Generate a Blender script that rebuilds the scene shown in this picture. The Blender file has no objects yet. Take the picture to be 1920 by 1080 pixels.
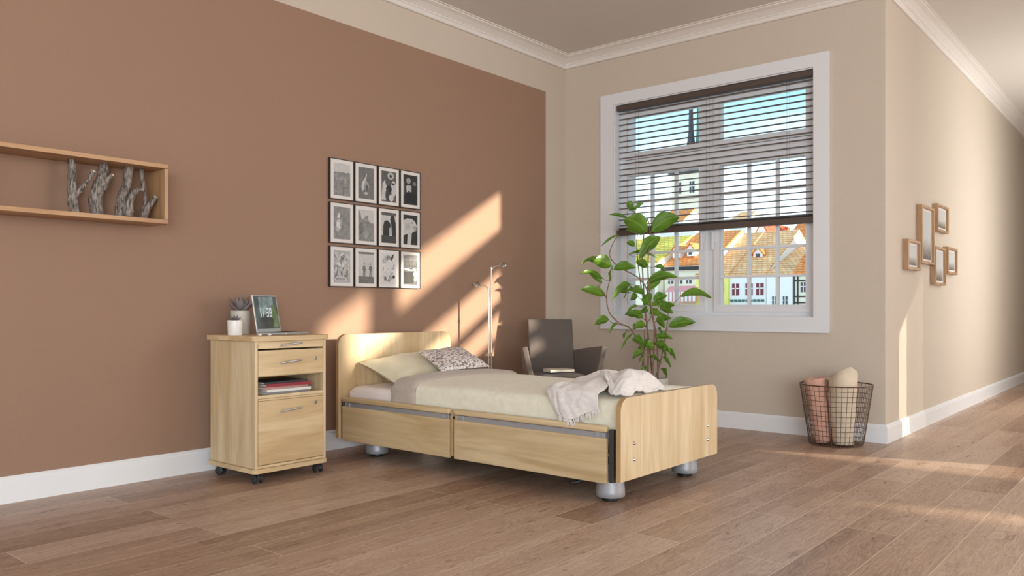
import bpy, bmesh, math, random
from mathutils import Vector, Matrix, noise
from math import sin, cos, pi, radians, sqrt
random.seed(7)
SC = bpy.context.scene
COL = SC.collection

# ------------------------------------------------------------------ camera
cam_d = bpy.data.cameras.new('camera'); cam = bpy.data.objects.new('camera', cam_d); COL.objects.link(cam)
cam.location = (0, 0, 1.0); cam.rotation_euler = (radians(90), 0, radians(40))
cam_d.sensor_width = 36; cam_d.lens = 36 * 1511 / 1920; cam_d.shift_y = 38 / 1920
cam_d.clip_end = 2000; cam_d.clip_start = 0.05
SC.camera = cam

# ------------------------------------------------------------------ exposure
vs = SC.view_settings
vs.view_transform = 'Standard'; vs.look = 'None'; vs.gamma = 1; vs.use_curve_mapping = False; vs.exposure = 0.13
SC.cycles.max_bounces = 10; SC.cycles.diffuse_bounces = 6; SC.cycles.sample_clamp_indirect = 6

# ------------------------------------------------------------------ sky
world = bpy.data.worlds.new('sky'); SC.world = world; world.use_nodes = True
nt = world.node_tree; nt.nodes.clear()
def wn(t, **k):
    n = nt.nodes.new(t)
    for a, b in k.items(): setattr(n, a, b)
    return n
tc = wn('ShaderNodeTexCoord'); sp = wn('ShaderNodeSeparateXYZ'); nt.links.new(tc.outputs['Generated'], sp.inputs[0])
rp = wn('ShaderNodeValToRGB'); nt.links.new(sp.outputs['Z'], rp.inputs[0])
cr = rp.color_ramp
cr.elements[0].position = 0.0; cr.elements[0].color = (.95, .93, .90, 1)
cr.elements[1].position = 1.0; cr.elements[1].color = (.12, .28, .45, 1)
for p_, c_ in ((.06, (.95, .97, .98, 1)), (.14, (.55, .78, .90, 1)), (.26, (.19, .42, .54, 1))):
    e = cr.elements.new(p_); e.color = c_
nz = wn('ShaderNodeTexNoise'); nz.inputs['Scale'].default_value = 5.0; nz.inputs['Detail'].default_value = 6
mp = wn('ShaderNodeMapping'); mp.inputs['Scale'].default_value = (1, 1, 2.6); nt.links.new(tc.outputs['Generated'], mp.inputs[0]); nt.links.new(mp.outputs[0], nz.inputs['Vector'])
cl = wn('ShaderNodeValToRGB'); nt.links.new(nz.outputs['Fac'], cl.inputs[0])
cl.color_ramp.elements[0].position = .46; cl.color_ramp.elements[0].color = (0, 0, 0, 1)
cl.color_ramp.elements[1].position = .75; cl.color_ramp.elements[1].color = (.85, .85, .85, 1)
mx = wn('ShaderNodeMixRGB'); nt.links.new(cl.outputs[0], mx.inputs[0]); nt.links.new(rp.outputs[0], mx.inputs[1]); mx.inputs[2].default_value = (.98, .98, .98, 1)
bg = wn('ShaderNodeBackground'); bg.inputs['Strength'].default_value = 2.1; nt.links.new(mx.outputs[0], bg.inputs[0])
wo = wn('ShaderNodeOutputWorld'); nt.links.new(bg.outputs[0], wo.inputs[0])

# ------------------------------------------------------------------ sun, and added area lights that fill the room
SUN_DIR = Vector((-1, -.3176, -.192)).normalized()
sd = bpy.data.lights.new('sun', 'SUN'); sd.energy = 10.0; sd.angle = radians(.9); sd.color = (1.0, .88, .70)
so = bpy.data.objects.new('sun', sd); COL.objects.link(so); so.rotation_euler = SUN_DIR.to_track_quat('-Z', 'Y').to_euler(); so.location = (30, 20, 15)
def area(name, loc, d, sx, sy, w, col):
    l = bpy.data.lights.new(name, 'AREA'); l.shape = 'RECTANGLE'; l.size = sx; l.size_y = sy; l.energy = w; l.color = col
    o = bpy.data.objects.new(name, l); COL.objects.link(o); o.location = loc
    o.rotation_euler = Vector(d).to_track_quat('-Z', 'Z' if abs(d[2]) < .9 else 'Y').to_euler(); return o
area('fill_side', (4.4, 6.9, 1.75), (-.25, -1, -.05), 7.6, 2.9, 360, (1.0, .97, .93))  # added soft light, brightens the left wall from the far right
area('fill_passage', (.22, 9.3, 1.7), (-1, -.15, 0), 3.0, 2.6, 85, (1.0, .97, .92))  # added fill for the right wall and the floor beside it
area('fill_rear', (5.6, -3.8, 1.8), (-.6, 1, .08), 7.0, 3.0, 560, (.91, .955, 1.0))  # added fill for window wall and ceiling; the room is open behind

# ------------------------------------------------------------------ materials
MATS = {}
def _new(name):
    m = bpy.data.materials.new(name); m.use_nodes = True; MATS[name] = m
    b = m.node_tree.nodes['Principled BSDF']; return m, m.node_tree, b
def plain(name, col, rough=.5, metal=0.0, spec=.5, var=0.0, vscale=8.0, bump=0.0, bscale=200.0, sheen=0.0, stretch=(1, 1, 1)):
    m, t, b = _new(name)
    b.inputs['Roughness'].default_value = rough; b.inputs['Metallic'].default_value = metal
    b.inputs['Specular IOR Level'].default_value = spec
    if sheen: b.inputs['Sheen Weight'].default_value = sheen
    c = t.nodes.new('ShaderNodeTexCoord'); mp = t.nodes.new('ShaderNodeMapping'); mp.inputs['Scale'].default_value = stretch
    t.links.new(c.outputs['Object'], mp.inputs[0])
    if var:
        n = t.nodes.new('ShaderNodeTexNoise'); n.inputs['Scale'].default_value = vscale; n.inputs['Detail'].default_value = 5
        r = t.nodes.new('ShaderNodeValToRGB'); t.links.new(mp.outputs[0], n.inputs['Vector']); t.links.new(n.outputs['Fac'], r.inputs[0])
        r.color_ramp.elements[0].position = .3; r.color_ramp.elements[1].position = .7
        r.color_ramp.elements[0].color = tuple(v * (1 - var) for v in col) + (1,)
        r.color_ramp.elements[1].color = tuple(min(1, v * (1 + var)) for v in col) + (1,)
        t.links.new(r.outputs[0], b.inputs['Base Color'])
    else: b.inputs['Base Color'].default_value = tuple(col) + (1,)
    if bump:
        n = t.nodes.new('ShaderNodeTexNoise'); n.inputs['Scale'].default_value = bscale; n.inputs['Detail'].default_value = 3
        t.links.new(mp.outputs[0], n.inputs['Vector'])
        bp = t.nodes.new('ShaderNodeBump'); bp.inputs['Strength'].default_value = bump; bp.inputs['Distance'].default_value = .002
        t.links.new(n.outputs['Fac'], bp.inputs['Height']); t.links.new(bp.outputs[0], b.inputs['Normal'])
    return m
def wood(name, c1, c2, stretch, rough=.42, scale=1.0, knots=.25, bump=.05):
    # stretch: small number along the grain
    m, t, b = _new(name); b.inputs['Roughness'].default_value = rough
    c = t.nodes.new('ShaderNodeTexCoord'); mp = t.nodes.new('ShaderNodeMapping'); mp.inputs['Scale'].default_value = stretch
    t.links.new(c.outputs['Object'], mp.inputs[0])
    n = t.nodes.new('ShaderNodeTexNoise'); n.inputs['Scale'].default_value = 9 * scale; n.inputs['Detail'].default_value = 7; n.inputs['Distortion'].default_value = .9
    t.links.new(mp.outputs[0], n.inputs['Vector'])
    r = t.nodes.new('ShaderNodeValToRGB'); t.links.new(n.outputs['Fac'], r.inputs[0])
    r.color_ramp.elements[0].position = .36; r.color_ramp.elements[0].color = tuple(c2) + (1,)
    r.color_ramp.elements[1].position = .62; r.color_ramp.elements[1].color = tuple(c1) + (1,)
    n2 = t.nodes.new('ShaderNodeTexNoise'); n2.inputs['Scale'].default_value = 60 * scale; n2.inputs['Detail'].default_value = 4
    t.links.new(mp.outputs[0], n2.inputs['Vector'])
    mx = t.nodes.new('ShaderNodeMixRGB'); mx.blend_type = 'MULTIPLY'; mx.inputs[0].default_value = knots
    t.links.new(r.outputs[0], mx.inputs[1]); t.links.new(n2.outputs['Fac'], mx.inputs[2])
    g = t.nodes.new('ShaderNodeGamma'); g.inputs[1].default_value = 1.0; t.links.new(mx.outputs[0], g.inputs[0])
    t.links.new(g.outputs[0], b.inputs['Base Color'])
    bp = t.nodes.new('ShaderNodeBump'); bp.inputs['Strength'].default_value = bump; bp.inputs['Distance'].default_value = .002
    t.links.new(n2.outputs['Fac'], bp.inputs['Height']); t.links.new(bp.outputs[0], b.inputs['Normal'])
    return m
def paint(name, col, var=.03):
    # woven wall paint: a fine linen relief
    m, t, b = _new(name); b.inputs['Roughness'].default_value = .75; b.inputs['Specular IOR Level'].default_value = .25
    c = t.nodes.new('ShaderNodeTexCoord')
    acc = None
    for st in ((220, 220, 14), (16, 16, 220)):
        mp = t.nodes.new('ShaderNodeMapping'); mp.inputs['Scale'].default_value = st; t.links.new(c.outputs['Object'], mp.inputs[0])
        n = t.nodes.new('ShaderNodeTexNoise'); n.inputs['Scale'].default_value = 1.0; n.inputs['Detail'].default_value = 2
        t.links.new(mp.outputs[0], n.inputs['Vector'])
        if acc is None: acc = n.outputs['Fac']
        else:
            a = t.nodes.new('ShaderNodeMath'); a.operation = 'ADD'; t.links.new(acc, a.inputs[0]); t.links.new(n.outputs['Fac'], a.inputs[1]); acc = a.outputs[0]
    r = t.nodes.new('ShaderNodeMapRange'); r.inputs['From Min'].default_value = .6; r.inputs['From Max'].default_value = 1.4
    r.inputs['To Min'].default_value = 1 - var; r.inputs['To Max'].default_value = 1 + var; t.links.new(acc, r.inputs['Value'])
    v = t.nodes.new('ShaderNodeVectorMath'); v.operation = 'SCALE'; v.inputs[0].default_value = col; t.links.new(r.outputs[0], v.inputs['Scale'])
    t.links.new(v.outputs[0], b.inputs['Base Color'])
    bp = t.nodes.new('ShaderNodeBump'); bp.inputs['Strength'].default_value = .12; bp.inputs['Distance'].default_value = .001
    t.links.new(acc, bp.inputs['Height']); t.links.new(bp.outputs[0], b.inputs['Normal'])
    return m
def floor_mat():
    m, t, b = _new('oak_planks')
    N, K = t.nodes.new, t.links.new
    c = N('ShaderNodeTexCoord'); s = N('ShaderNodeSeparateXYZ'); K(c.outputs['Object'], s.inputs[0])
    cb = N('ShaderNodeCombineXYZ'); K(s.outputs['Y'], cb.inputs['X'])
    ax = N('ShaderNodeMath'); ax.operation = 'ADD'; ax.inputs[1].default_value = .06; K(s.outputs['X'], ax.inputs[0]); K(ax.outputs[0], cb.inputs['Y'])
    br = N('ShaderNodeTexBrick'); br.offset = .37; br.offset_frequency = 2; br.squash = 1
    br.inputs['Scale'].default_value = 1; br.inputs['Brick Width'].default_value = 1.9; br.inputs['Row Height'].default_value = .228
    br.inputs['Mortar Size'].default_value = .0024; br.inputs['Mortar Smooth'].default_value = .2; br.inputs['Bias'].default_value = 0
    br.inputs['Color1'].default_value = (0, 0, 0, 1); br.inputs['Color2'].default_value = (1, 1, 1, 1); br.inputs['Mortar'].default_value = (.5, .5, .5, 1)
    K(cb.outputs[0], br.inputs['Vector'])
    # strips inside a plank: narrower staves, most of them parallel
    br2 = N('ShaderNodeTexBrick'); br2.offset = .43; br2.inputs['Scale'].default_value = 1; br2.inputs['Brick Width'].default_value = 1.13; br2.inputs['Row Height'].default_value = .076
    br2.inputs['Mortar Size'].default_value = 0; br2.inputs['Color1'].default_value = (0, 0, 0, 1); br2.inputs['Color2'].default_value = (1, 1, 1, 1); K(cb.outputs[0], br2.inputs['Vector'])
    # grain
    sh = N('ShaderNodeVectorMath'); sh.operation = 'SCALE'; sh.inputs['Scale'].default_value = 37.0; K(br.outputs['Color'], sh.inputs[0])
    ad = N('ShaderNodeVectorMath'); ad.operation = 'ADD'; K(cb.outputs[0], ad.inputs[0]); K(sh.outputs[0], ad.inputs[1])
    mp = N('ShaderNodeMapping'); mp.inputs['Scale'].default_value = (1.0, 9.0, 1); K(ad.outputs[0], mp.inputs[0])
    n1 = N('ShaderNodeTexNoise'); n1.inputs['Scale'].default_value = 1.6; n1.inputs['Detail'].default_value = 3; n1.inputs['Distortion'].default_value = .6; K(mp.outputs[0], n1.inputs['Vector'])
    wv = N('ShaderNodeMath'); wv.operation = 'MULTIPLY'; wv.inputs[1].default_value = 95; K(n1.outputs['Fac'], wv.inputs[0])
    sn = N('ShaderNodeMath'); sn.operation = 'SINE'; K(wv.outputs[0], sn.inputs[0])
    mp2 = N('ShaderNodeMapping'); mp2.inputs['Scale'].default_value = (2.5, 60.0, 1); K(ad.outputs[0], mp2.inputs[0])
    n2 = N('ShaderNodeTexNoise'); n2.inputs['Scale'].default_value = 2.0; n2.inputs['Detail'].default_value = 5; K(mp2.outputs[0], n2.inputs['Vector'])
    # knots
    mp3 = N('ShaderNodeMapping'); mp3.inputs['Scale'].default_value = (2.6, 9, 1); K(ad.outputs[0], mp3.inputs[0])
    n3 = N('ShaderNodeTexNoise'); n3.inputs['Scale'].default_value = 2.4; n3.inputs['Detail'].default_value = 6; n3.inputs['Distortion'].default_value = 1.2; K(mp3.outputs[0], n3.inputs['Vector'])
    kr = N('ShaderNodeMapRange'); kr.inputs['From Min'].default_value = .62; kr.inputs['From Max'].default_value = .78; K(n3.outputs['Fac'], kr.inputs['Value'])
    # sum
    def mad(x, k, y):
        a = N('ShaderNodeMath'); a.operation = 'MULTIPLY_ADD'; a.inputs[1].default_value = k; K(x, a.inputs[0])
        if isinstance(y, float): a.inputs[2].default_value = y
        else: K(y, a.inputs[2])
        return a.outputs[0]
    v = mad(br.outputs['Color'], .42, .0)
    v = mad(br2.outputs['Color'], .20, v)
    v = mad(sn.outputs[0], .11, v)
    v = mad(n2.outputs['Fac'], .50, v)
    rp = N('ShaderNodeValToRGB'); K(v, rp.inputs[0])
    rp.color_ramp.elements[0].position = .12; rp.color_ramp.elements[0].color = (.23, .135, .092, 1)
    rp.color_ramp.elements[1].position = .95; rp.color_ramp.elements[1].color = (.60, .45, .35, 1)
    e = rp.color_ramp.elements.new(.5); e.color = (.40, .265, .188, 1)
    mk = N('ShaderNodeMixRGB'); K(kr.outputs[0], mk.inputs[0]); K(rp.outputs[0], mk.inputs[1]); mk.inputs[2].default_value = (.13, .055, .03, 1)
    mm = N('ShaderNodeMixRGB'); mo = N('ShaderNodeMath'); mo.operation = 'MULTIPLY'; mo.inputs[1].default_value = .65; K(br.outputs['Fac'], mo.inputs[0])
    K(mo.outputs[0], mm.inputs[0]); K(mk.outputs[0], mm.inputs[1]); mm.inputs[2].default_value = (.74, .60, .48, 1)  # pale seam colour paints the highlights on the plank bevels
    K(mm.outputs[0], b.inputs['Base Color']); b.inputs['Roughness'].default_value = .38; b.inputs['Specular IOR Level'].default_value = .45
    bp = N('ShaderNodeBump'); bp.inputs['Strength'].default_value = .12; bp.inputs['Distance'].default_value = .002
    hh = mad(br.outputs['Fac'], -2.0, n2.outputs['Fac']); K(hh, bp.inputs['Height']); K(bp.outputs[0], b.inputs['Normal'])
    return m
M_floor = floor_mat()
M_brown = paint('terracotta_wall_paint', (.315, .196, .136))
M_beige = paint('sand_wall_paint', (.575, .50, .418))
M_ceil = plain('ceiling_paint', (.69, .665, .63), .8)
M_white = plain('white_lacquer', (.80, .81, .83), .35)
M_cove = plain('cornice_paint', (.74, .70, .66), .6)
M_upvc = plain('white_window_plastic', (.73, .745, .775), .3)
M_woodv = wood('light_maple_vertical_grain', (.80, .63, .40), (.64, .46, .25), (1, 1, .10))
M_woodx = wood('light_maple_length_grain', (.76, .575, .345), (.56, .39, .20), (.10, 1, 1))
M_woody = wood('light_maple_cross_grain', (.80, .61, .365), (.63, .44, .23), (1, .10, 1))
M_edge = wood('maple_edge_banding', (.56, .36, .17), (.46, .28, .12), (.2, 1, .2))
M_alu = plain('brushed_aluminium', (.55, .54, .54), .32, .75)
M_silver = plain('silver_grey_paint', (.38, .38, .40), .42, .4)
M_chrome = plain('chrome', (.62, .60, .58), .14, 1.0)
M_rubber = plain('dark_grey_rubber', (.028, .028, .032), .5)
M_black = plain('black_plastic', (.01, .01, .01), .5)
M_darksteel = plain('dark_steel', (.06, .06, .055), .45, .4)

# ------------------------------------------------------------------ mesh helpers (all coordinates are metres in the room)
def bmn(): return bmesh.new()
def box(bm, x0, x1, y0, y1, z0, z1, mi=0):
    r = bmesh.ops.create_cube(bm, size=1.0)
    for v in r['verts']:
        v.co = Vector((x0 + (v.co.x + .5) * (x1 - x0), y0 + (v.co.y + .5) * (y1 - y0), z0 + (v.co.z + .5) * (z1 - z0)))
    if mi:
        for f in {f for v in r['verts'] for f in v.link_faces}: f.material_index = mi
    return r['verts']
def bevel_all(bm, w, seg=2, ang=30):
    es = [e for e in bm.edges if len(e.link_faces) == 2 and e.calc_face_angle(0) > radians(ang)]
    bmesh.ops.bevel(bm, geom=es, offset=w, offset_type='OFFSET', segments=seg, profile=.5, affect='EDGES', clamp_overlap=True)
def bbox_(x0, x1, y0, y1, z0, z1, w=.002, seg=2):
    bm = bmn(); box(bm, x0, x1, y0, y1, z0, z1); bevel_all(bm, w, seg); return bm
def prism(bm, pts, a, b):
    """extrude a closed polygon (list of Vector) by vector from a to b offsets"""
    A = [bm.verts.new(Vector(p) + Vector(a)) for p in pts]; B = [bm.verts.new(Vector(p) + Vector(b)) for p in pts]
    n = len(pts); fs = [bm.faces.new(A), bm.faces.new(list(reversed(B)))]
    for i in range(n): fs.append(bm.faces.new((A[(i + 1) % n], A[i], B[i], B[(i + 1) % n])))
    return fs
def tube(bm, pts, r, n=10, caps=True):
    pts = [Vector(p) for p in pts]; R = r if isinstance(r, (list, tuple)) else [r] * len(pts)
    rings = []; up = None
    for i, p in enumerate(pts):
        t = (pts[min(i + 1, len(pts) - 1)] - pts[max(i - 1, 0)]).normalized()
        if up is None: up = Vector((0, 0, 1)) if abs(t.z) < .9 else Vector((1, 0, 0))
        s = t.cross(up).normalized(); up = s.cross(t).normalized()
        rings.append([bm.verts.new(p + (s * cos(2 * pi * k / n) + up * sin(2 * pi * k / n)) * R[i]) for k in range(n)])
    for a, b in zip(rings, rings[1:]):
        for k in range(n): bm.faces.new((a[k], a[(k + 1) % n], b[(k + 1) % n], b[k]))
    if caps: bm.faces.new(list(reversed(rings[0]))); bm.faces.new(rings[-1])
def smooth_path(pts, sub=6):
    P = [Vector(p) for p in pts]; out = []
    for i in range(len(P) - 1):
        p0, p1, p2, p3 = P[max(i - 1, 0)], P[i], P[i + 1], P[min(i + 2, len(P) - 1)]
        for k in range(sub):
            t = k / sub
            out.append(.5 * ((2 * p1) + (-p0 + p2) * t + (2 * p0 - 5 * p1 + 4 * p2 - p3) * t * t + (-p0 + 3 * p1 - 3 * p2 + p3) * t ** 3))
    out.append(P[-1]); return out
def lathe(bm, prof, c=(0, 0, 0), n=32, mi=0):
    rings = []
    for r, z in prof: rings.append([bm.verts.new((c[0] + r * cos(2 * pi * k / n), c[1] + r * sin(2 * pi * k / n), c[2] + z)) for k in range(n)] if r > 1e-6 else [bm.verts.new((c[0], c[1], c[2] + z))])
    for a, b in zip(rings, rings[1:]):
        for k in range(n):
            k2 = (k + 1) % n
            if len(a) == 1 and len(b) == 1: continue
            if len(a) == 1: f = bm.faces.new((a[0], b[k2], b[k]))
            elif len(b) == 1: f = bm.faces.new((a[k], a[k2], b[0]))
            else: f = bm.faces.new((a[k], a[k2], b[k2], b[k]))
            f.material_index = mi
def grid(bm, fn, nu, nv, closed_u=False):
    V = [[bm.verts.new(fn(i / nu, j / nv)) for j in range(nv + 1)] for i in range(nu if closed_u else nu + 1)]
    for i in range(nu):
        for j in range(nv):
            a, b = V[i], V[(i + 1) % len(V)]
            bm.faces.new((a[j], b[j], b[j + 1], a[j + 1]))
    return V
def thing(name, label, cat, loc=(0, 0, 0), rz=0.0, group=None, kind=None):
    o = bpy.data.objects.new(name, None); COL.objects.link(o); o.location = loc; o.rotation_euler = (0, 0, rz)
    o.empty_display_size = .1
    if label: o['label'] = label
    if cat: o['category'] = cat
    if group: o['group'] = group
    if kind: o['kind'] = kind
    return o
def basis(o):
    m = Matrix.Translation(o.location) @ o.rotation_euler.to_matrix().to_4x4()
    return basis(o.parent) @ m if o.parent else m
def obj(name, bm, mats, parent=None, smooth=0, local=False, label=None, cat=None, group=None, kind=None):
    """mesh coordinates are room coordinates unless local"""
    bmesh.ops.recalc_face_normals(bm, faces=bm.faces[:])
    me = bpy.data.meshes.new(name)
    if parent is not None and not local: bm.transform(basis(parent).inverted())
    for f in bm.faces: f.smooth = bool(smooth)
    bm.to_mesh(me); bm.free()
    for m in (mats if isinstance(mats, (list, tuple)) else [mats]): me.materials.append(m)
    o = bpy.data.objects.new(name, me); COL.objects.link(o)
    if parent is not None: o.parent = parent
    if smooth and smooth != 2:
        es = me.edges
        try: me.set_sharp_from_angle(angle=radians(40))
        except Exception: pass
    if label: o['label'] = label
    if cat: o['category'] = cat
    if group: o['group'] = group
    if kind: o['kind'] = kind
    return o
def copy_tree(o, parent=None):
    c = o.copy(); COL.objects.link(c)
    if parent is not None: c.parent = parent
    for ch in list(o.children): copy_tree(ch, c)
    return c
def nz3(p, s=1.0): return noise.noise(Vector(p) * s)

# ================================================================== THE ROOM
XW, YF, XR = -4.649, 6.346, -1.718        # left wall, window wall, receding right wall
ZC = 3.42; YB = -4.0; YE = 13.5; XE = 9.5
def struct(name, bm, m, parent=None, smooth=0): return obj(name, bm, m, parent, smooth, kind=None if parent else 'structure')
b = bmn(); box(b, XW - .2, XE + .2, YB, YE + .2, -.15, 0); struct('floor', b, M_floor)
b = bmn(); box(b, XW - .2, XE + .2, YB, 7.25, ZC, ZC + .15); box(b, XR - .2, .5, 7.25, YE + .2, ZC, ZC + .15); struct('ceiling', b, M_ceil)
# left wall: sand border round a large terracotta field
b = bmn(); PY, PZ = 6.037, 3.046
def wq(y0, y1, z0, z1, mi):
    f = b.faces.new([b.verts.new(p) for p in ((XW, y0, z0), (XW, y1, z0), (XW, y1, z1), (XW, y0, z1))]); f.material_index = mi
wq(YB, PY, 0, PZ, 1); wq(PY, YF, 0, ZC, 0); wq(YB, PY, PZ, ZC, 0); box(b, XW - .2, XW - .002, YB, YF + .36, 0, ZC)
struct('wall_left', b, [M_beige, M_brown])
# window wall with an opening
WX0, WX1, WZ0, WZ1 = -4.08, -2.24, .925, 2.885
b = bmn(); Y2 = YF + .36
for a in ((XW, WX0, 0, ZC), (WX1, XR - .0005, 0, ZC), (WX0, WX1, 0, WZ0), (WX0, WX1, WZ1, ZC)): box(b, a[0], a[1], YF, Y2, a[2], a[3])
struct('wall_far', b, M_beige)
b = bmn(); box(b, XR - .24, XR, YF + .0005, YE, 0, ZC); struct('wall_right', b, M_beige)
b = bmn(); box(b, XR - .24, .5, YE, YE + .2, 0, ZC); struct('wall_end', b, M_beige)
b = bmn(); box(b, XE, XE + .2, YB, 7.25, 0, ZC); struct('wall_east', b, M_beige)
# mitred mouldings along the walls
def moulding(name, prof, path, k, m):
    """profile [(out, z)] swept along segment k of the wall path, mitred at its corners"""
    P = [Vector((p[0], p[1], 0)) for p in path]
    def nrm(i):
        d = (P[i + 1] - P[i]).normalized(); return Vector((d.y, -d.x, 0))
    def off(i, o):
        if i == 0: return P[0] + nrm(0) * o
        if i == len(P) - 1: return P[-1] + nrm(len(P) - 2) * o
        a, c = nrm(i - 1), nrm(i); s = (a + c); return P[i] + s * (o / (1 + a.dot(c)))
    b = bmn(); A = [b.verts.new(off(k, o) + Vector((0, 0, z))) for o, z in prof]; B = [b.verts.new(off(k + 1, o) + Vector((0, 0, z))) for o, z in prof]
    n = len(prof); b.faces.new(A); b.faces.new(list(reversed(B)))
    for i in range(n): b.faces.new((A[(i + 1) % n], A[i], B[i], B[(i + 1) % n]))
    return struct(name, b, m)
path = [(XW, YB), (XW, YF), (XR, YF), (XR, YE)]
crown = [(0, ZC), (0, 3.318), (.022, 3.318), (.028, 3.325), (.028, 3.345), (.034, 3.352), (.040, 3.352), (.040, 3.362), (.048, 3.366), (.054, 3.372), (.085, 3.392), (.112, 3.402), (.118, 3.404), (.118, 3.412), (.135, 3.414), (.135, ZC)]
base = [(0, 0), (.020, 0), (.020, .112), (.016, .118), (.016, .124), (.010, .132), (.006, .137), (0, .137)]
for k, nm in enumerate(('left', 'far', 'right')):
    moulding('trim_%d' % (k + 1), crown, path, k, M_cove)
    moulding('baseboard_' + nm, base, path, k, M_white)

# ------------------------------------------------------------------ window_1 in the far wall
W = thing('window_1', None, None, ((WX0 + WX1) / 2, YF, WZ0), kind='structure')
OX0, OX1, OZ0, OZ1 = -4.225, -2.12, .815, 2.985
def frame_bm(x0, x1, z0, z1, wl, wr, wb, wt, y0, y1, bev=.003):
    """four rails butted into one rectangular frame"""
    b = bmn()
    o = [(x0, z0), (x1, z0), (x1, z1), (x0, z1)]; i = [(x0 + wl, z0 + wb), (x1 - wr, z0 + wb), (x1 - wr, z1 - wt), (x0 + wl, z1 - wt)]
    V = {}
    for nm, ps, y in (('of', o, y0), ('if', i, y0), ('ob', o, y1), ('ib', i, y1)): V[nm] = [b.verts.new((p[0], y, p[1])) for p in ps]
    for k in range(4):
        l = (k + 1) % 4
        b.faces.new((V['of'][k], V['of'][l], V['if'][l], V['if'][k])); b.faces.new((V['ob'][l], V['ob'][k], V['ib'][k], V['ib'][l]))
        b.faces.new((V['of'][l], V['of'][k], V['ob'][k], V['ob'][l])); b.faces.new((V['if'][k], V['if'][l], V['ib'][l], V['ib'][k]))
    if bev: bevel_all(b, bev, 2)
    return b
obj('casing', frame_bm(OX0, OX1, OZ0, OZ1, WX0 - OX0, OX1 - WX1, WZ0 - OZ0, OZ1 - WZ1, YF - .022, YF, .004), M_upvc, W)
obj('reveal', frame_bm(WX0 - .004, WX1 + .004, WZ0 - .004, WZ1 + .004, .012, .012, .012, .012, YF - .004, YF + .36, 0), M_upvc, W)
FY = YF + .095
b = frame_bm(WX0 + .008, WX1 - .008, WZ0 + .008, WZ1 - .008, .045, .045, .045, .045, FY, FY + .075)
box(b, -3.215, -3.125, FY + .001, FY + .074, WZ0 + .05, WZ1 - .05); box(b, WX0 + .05, WX1 - .05, FY + .002, FY + .073, 2.285, 2.375)
obj('window_frame', b, M_upvc, W)
GX = ((-3.99, -3.265), (-3.07, -2.335)); GZ = ((1.03, 2.222), (2.437, 2.765))
for (gx0, gx1) in GX:
    for gi, (gz0, gz1) in enumerate(GZ):
        s = frame_bm(gx0 - .058, gx1 + .058, gz0 - .058, gz1 + .058, .058, .058, .058, .058, FY - .016, FY + .06, .005)
        sash = obj('sash', s, M_upvc, W)
        bd = frame_bm(gx0 - .012, gx1 + .012, gz0 - .012, gz1 + .012, .012, .012, .012, .012, FY - .020, FY - .010, .003)
        obj('glazing_bead', bd, M_upvc, sash)
        g = bmn(); box(g, gx0 - .005, gx1 + .005, FY + .025, FY + .029, gz0 - .005, gz1 + .005)
        if 'glass' not in MATS:
            m, t, bb = _new('glass'); t.nodes.remove(bb)
            tr = t.nodes.new('ShaderNodeBsdfTransparent'); gl = t.nodes.new('ShaderNodeBsdfGlossy'); gl.inputs['Roughness'].default_value = .02
            mx_ = t.nodes.new('ShaderNodeMixShader'); fr = t.nodes.new('ShaderNodeFresnel'); fr.inputs[0].default_value = 1.25
            t.links.new(fr.outputs[0], mx_.inputs[0]); t.links.new(tr.outputs[0], mx_.inputs[1]); t.links.new(gl.outputs[0], mx_.inputs[2]); t.links.new(mx_.outputs[0], t.nodes['Material Output'].inputs[0])
        obj('pane', g, MATS['glass'], sash)
        if gi == 0:
            g = bmn()
            for k in (1, 2): x = gx0 + (gx1 - gx0) * k / 3; box(g, x - .011, x + .011, FY + .008, FY + .046, gz0, gz1)
            for k in (1, 2, 3, 4): z = gz0 + (gz1 - gz0) * k / 5; box(g, gx0, gx1, FY + .006, FY + .048, z - .011, z + .011)
            obj('glazing_bars', g, M_upvc, sash)
for x in (-3.222, -3.118):
    g = bmn(); box(g, x - .012, x + .012, FY - .030, FY - .016, 1.57, 1.66); box(g, x - .008, x + .008, FY - .052, FY - .030, 1.640, 1.656); box(g, x - .009, x + .009, FY - .062, FY - .048, 1.50, 1.66); bevel_all(g, .003, 2)
    obj('handle', g, M_upvc, W)
b = bmn(); box(b, OX0 - .0, OX1 + .0, YF - .028, YF - .018, OZ0 - .008, OZ0 + .004); bevel_all(b, .002); obj('apron_bead', b, M_upvc, W)

# ------------------------------------------------------------------ gobo_window_side: unseen wall right of view, its openings shaped to cast the sun patches
W2 = thing('gobo_window_side', None, None, (4.9, 7.0, 0), kind='structure')
b = bmn(); y0, y1 = 6.96, 7.04
def cover(x0, x1, opens):
    z = 0
    for a, c in opens: box(b, x0, x1, y0, y1, z, a); z = c
    box(b, x0, x1, y0, y1, z, ZC)
low = [(.08, .30), (.63, .95)]
TOPS = [(1.43, 1.49), (1.545, 1.685), (1.74, 1.965), (2.035, 2.335), (2.375, 2.42), (2.66, 3.02)]
cover(.34, 2.35, low[:1] + TOPS); cover(2.35, 4.34, low + TOPS)
cover(5.05, 6.6, [(2.66, 3.02)]); cover(6.95, 9.5, [(1.43, 1.64)])
for a, c in ((.26, .34), (4.34, 5.05), (6.6, 6.95)): box(b, a, c, y0, y1, 0, ZC)
obj('gobo_panels', b, M_upvc, W2)  # opaque bands that cut the sun into stripes
W3 = thing('gobo_louvres', None, None, (.3, 10.2, 0), kind='structure')  # unseen, added to shape the sun streak on the right wall
b = bmn(); x0, x1 = .30, .36
opens = [(7.37 + k * .024, 7.37 + k * .024 + (.0075 if k < 9 else .0022), .36, 1.20 + .65 * k * .024) for k in range(32)]   # added slits that thin the sun to a soft streak, heads sloped to shape it
y = 7.04
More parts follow.
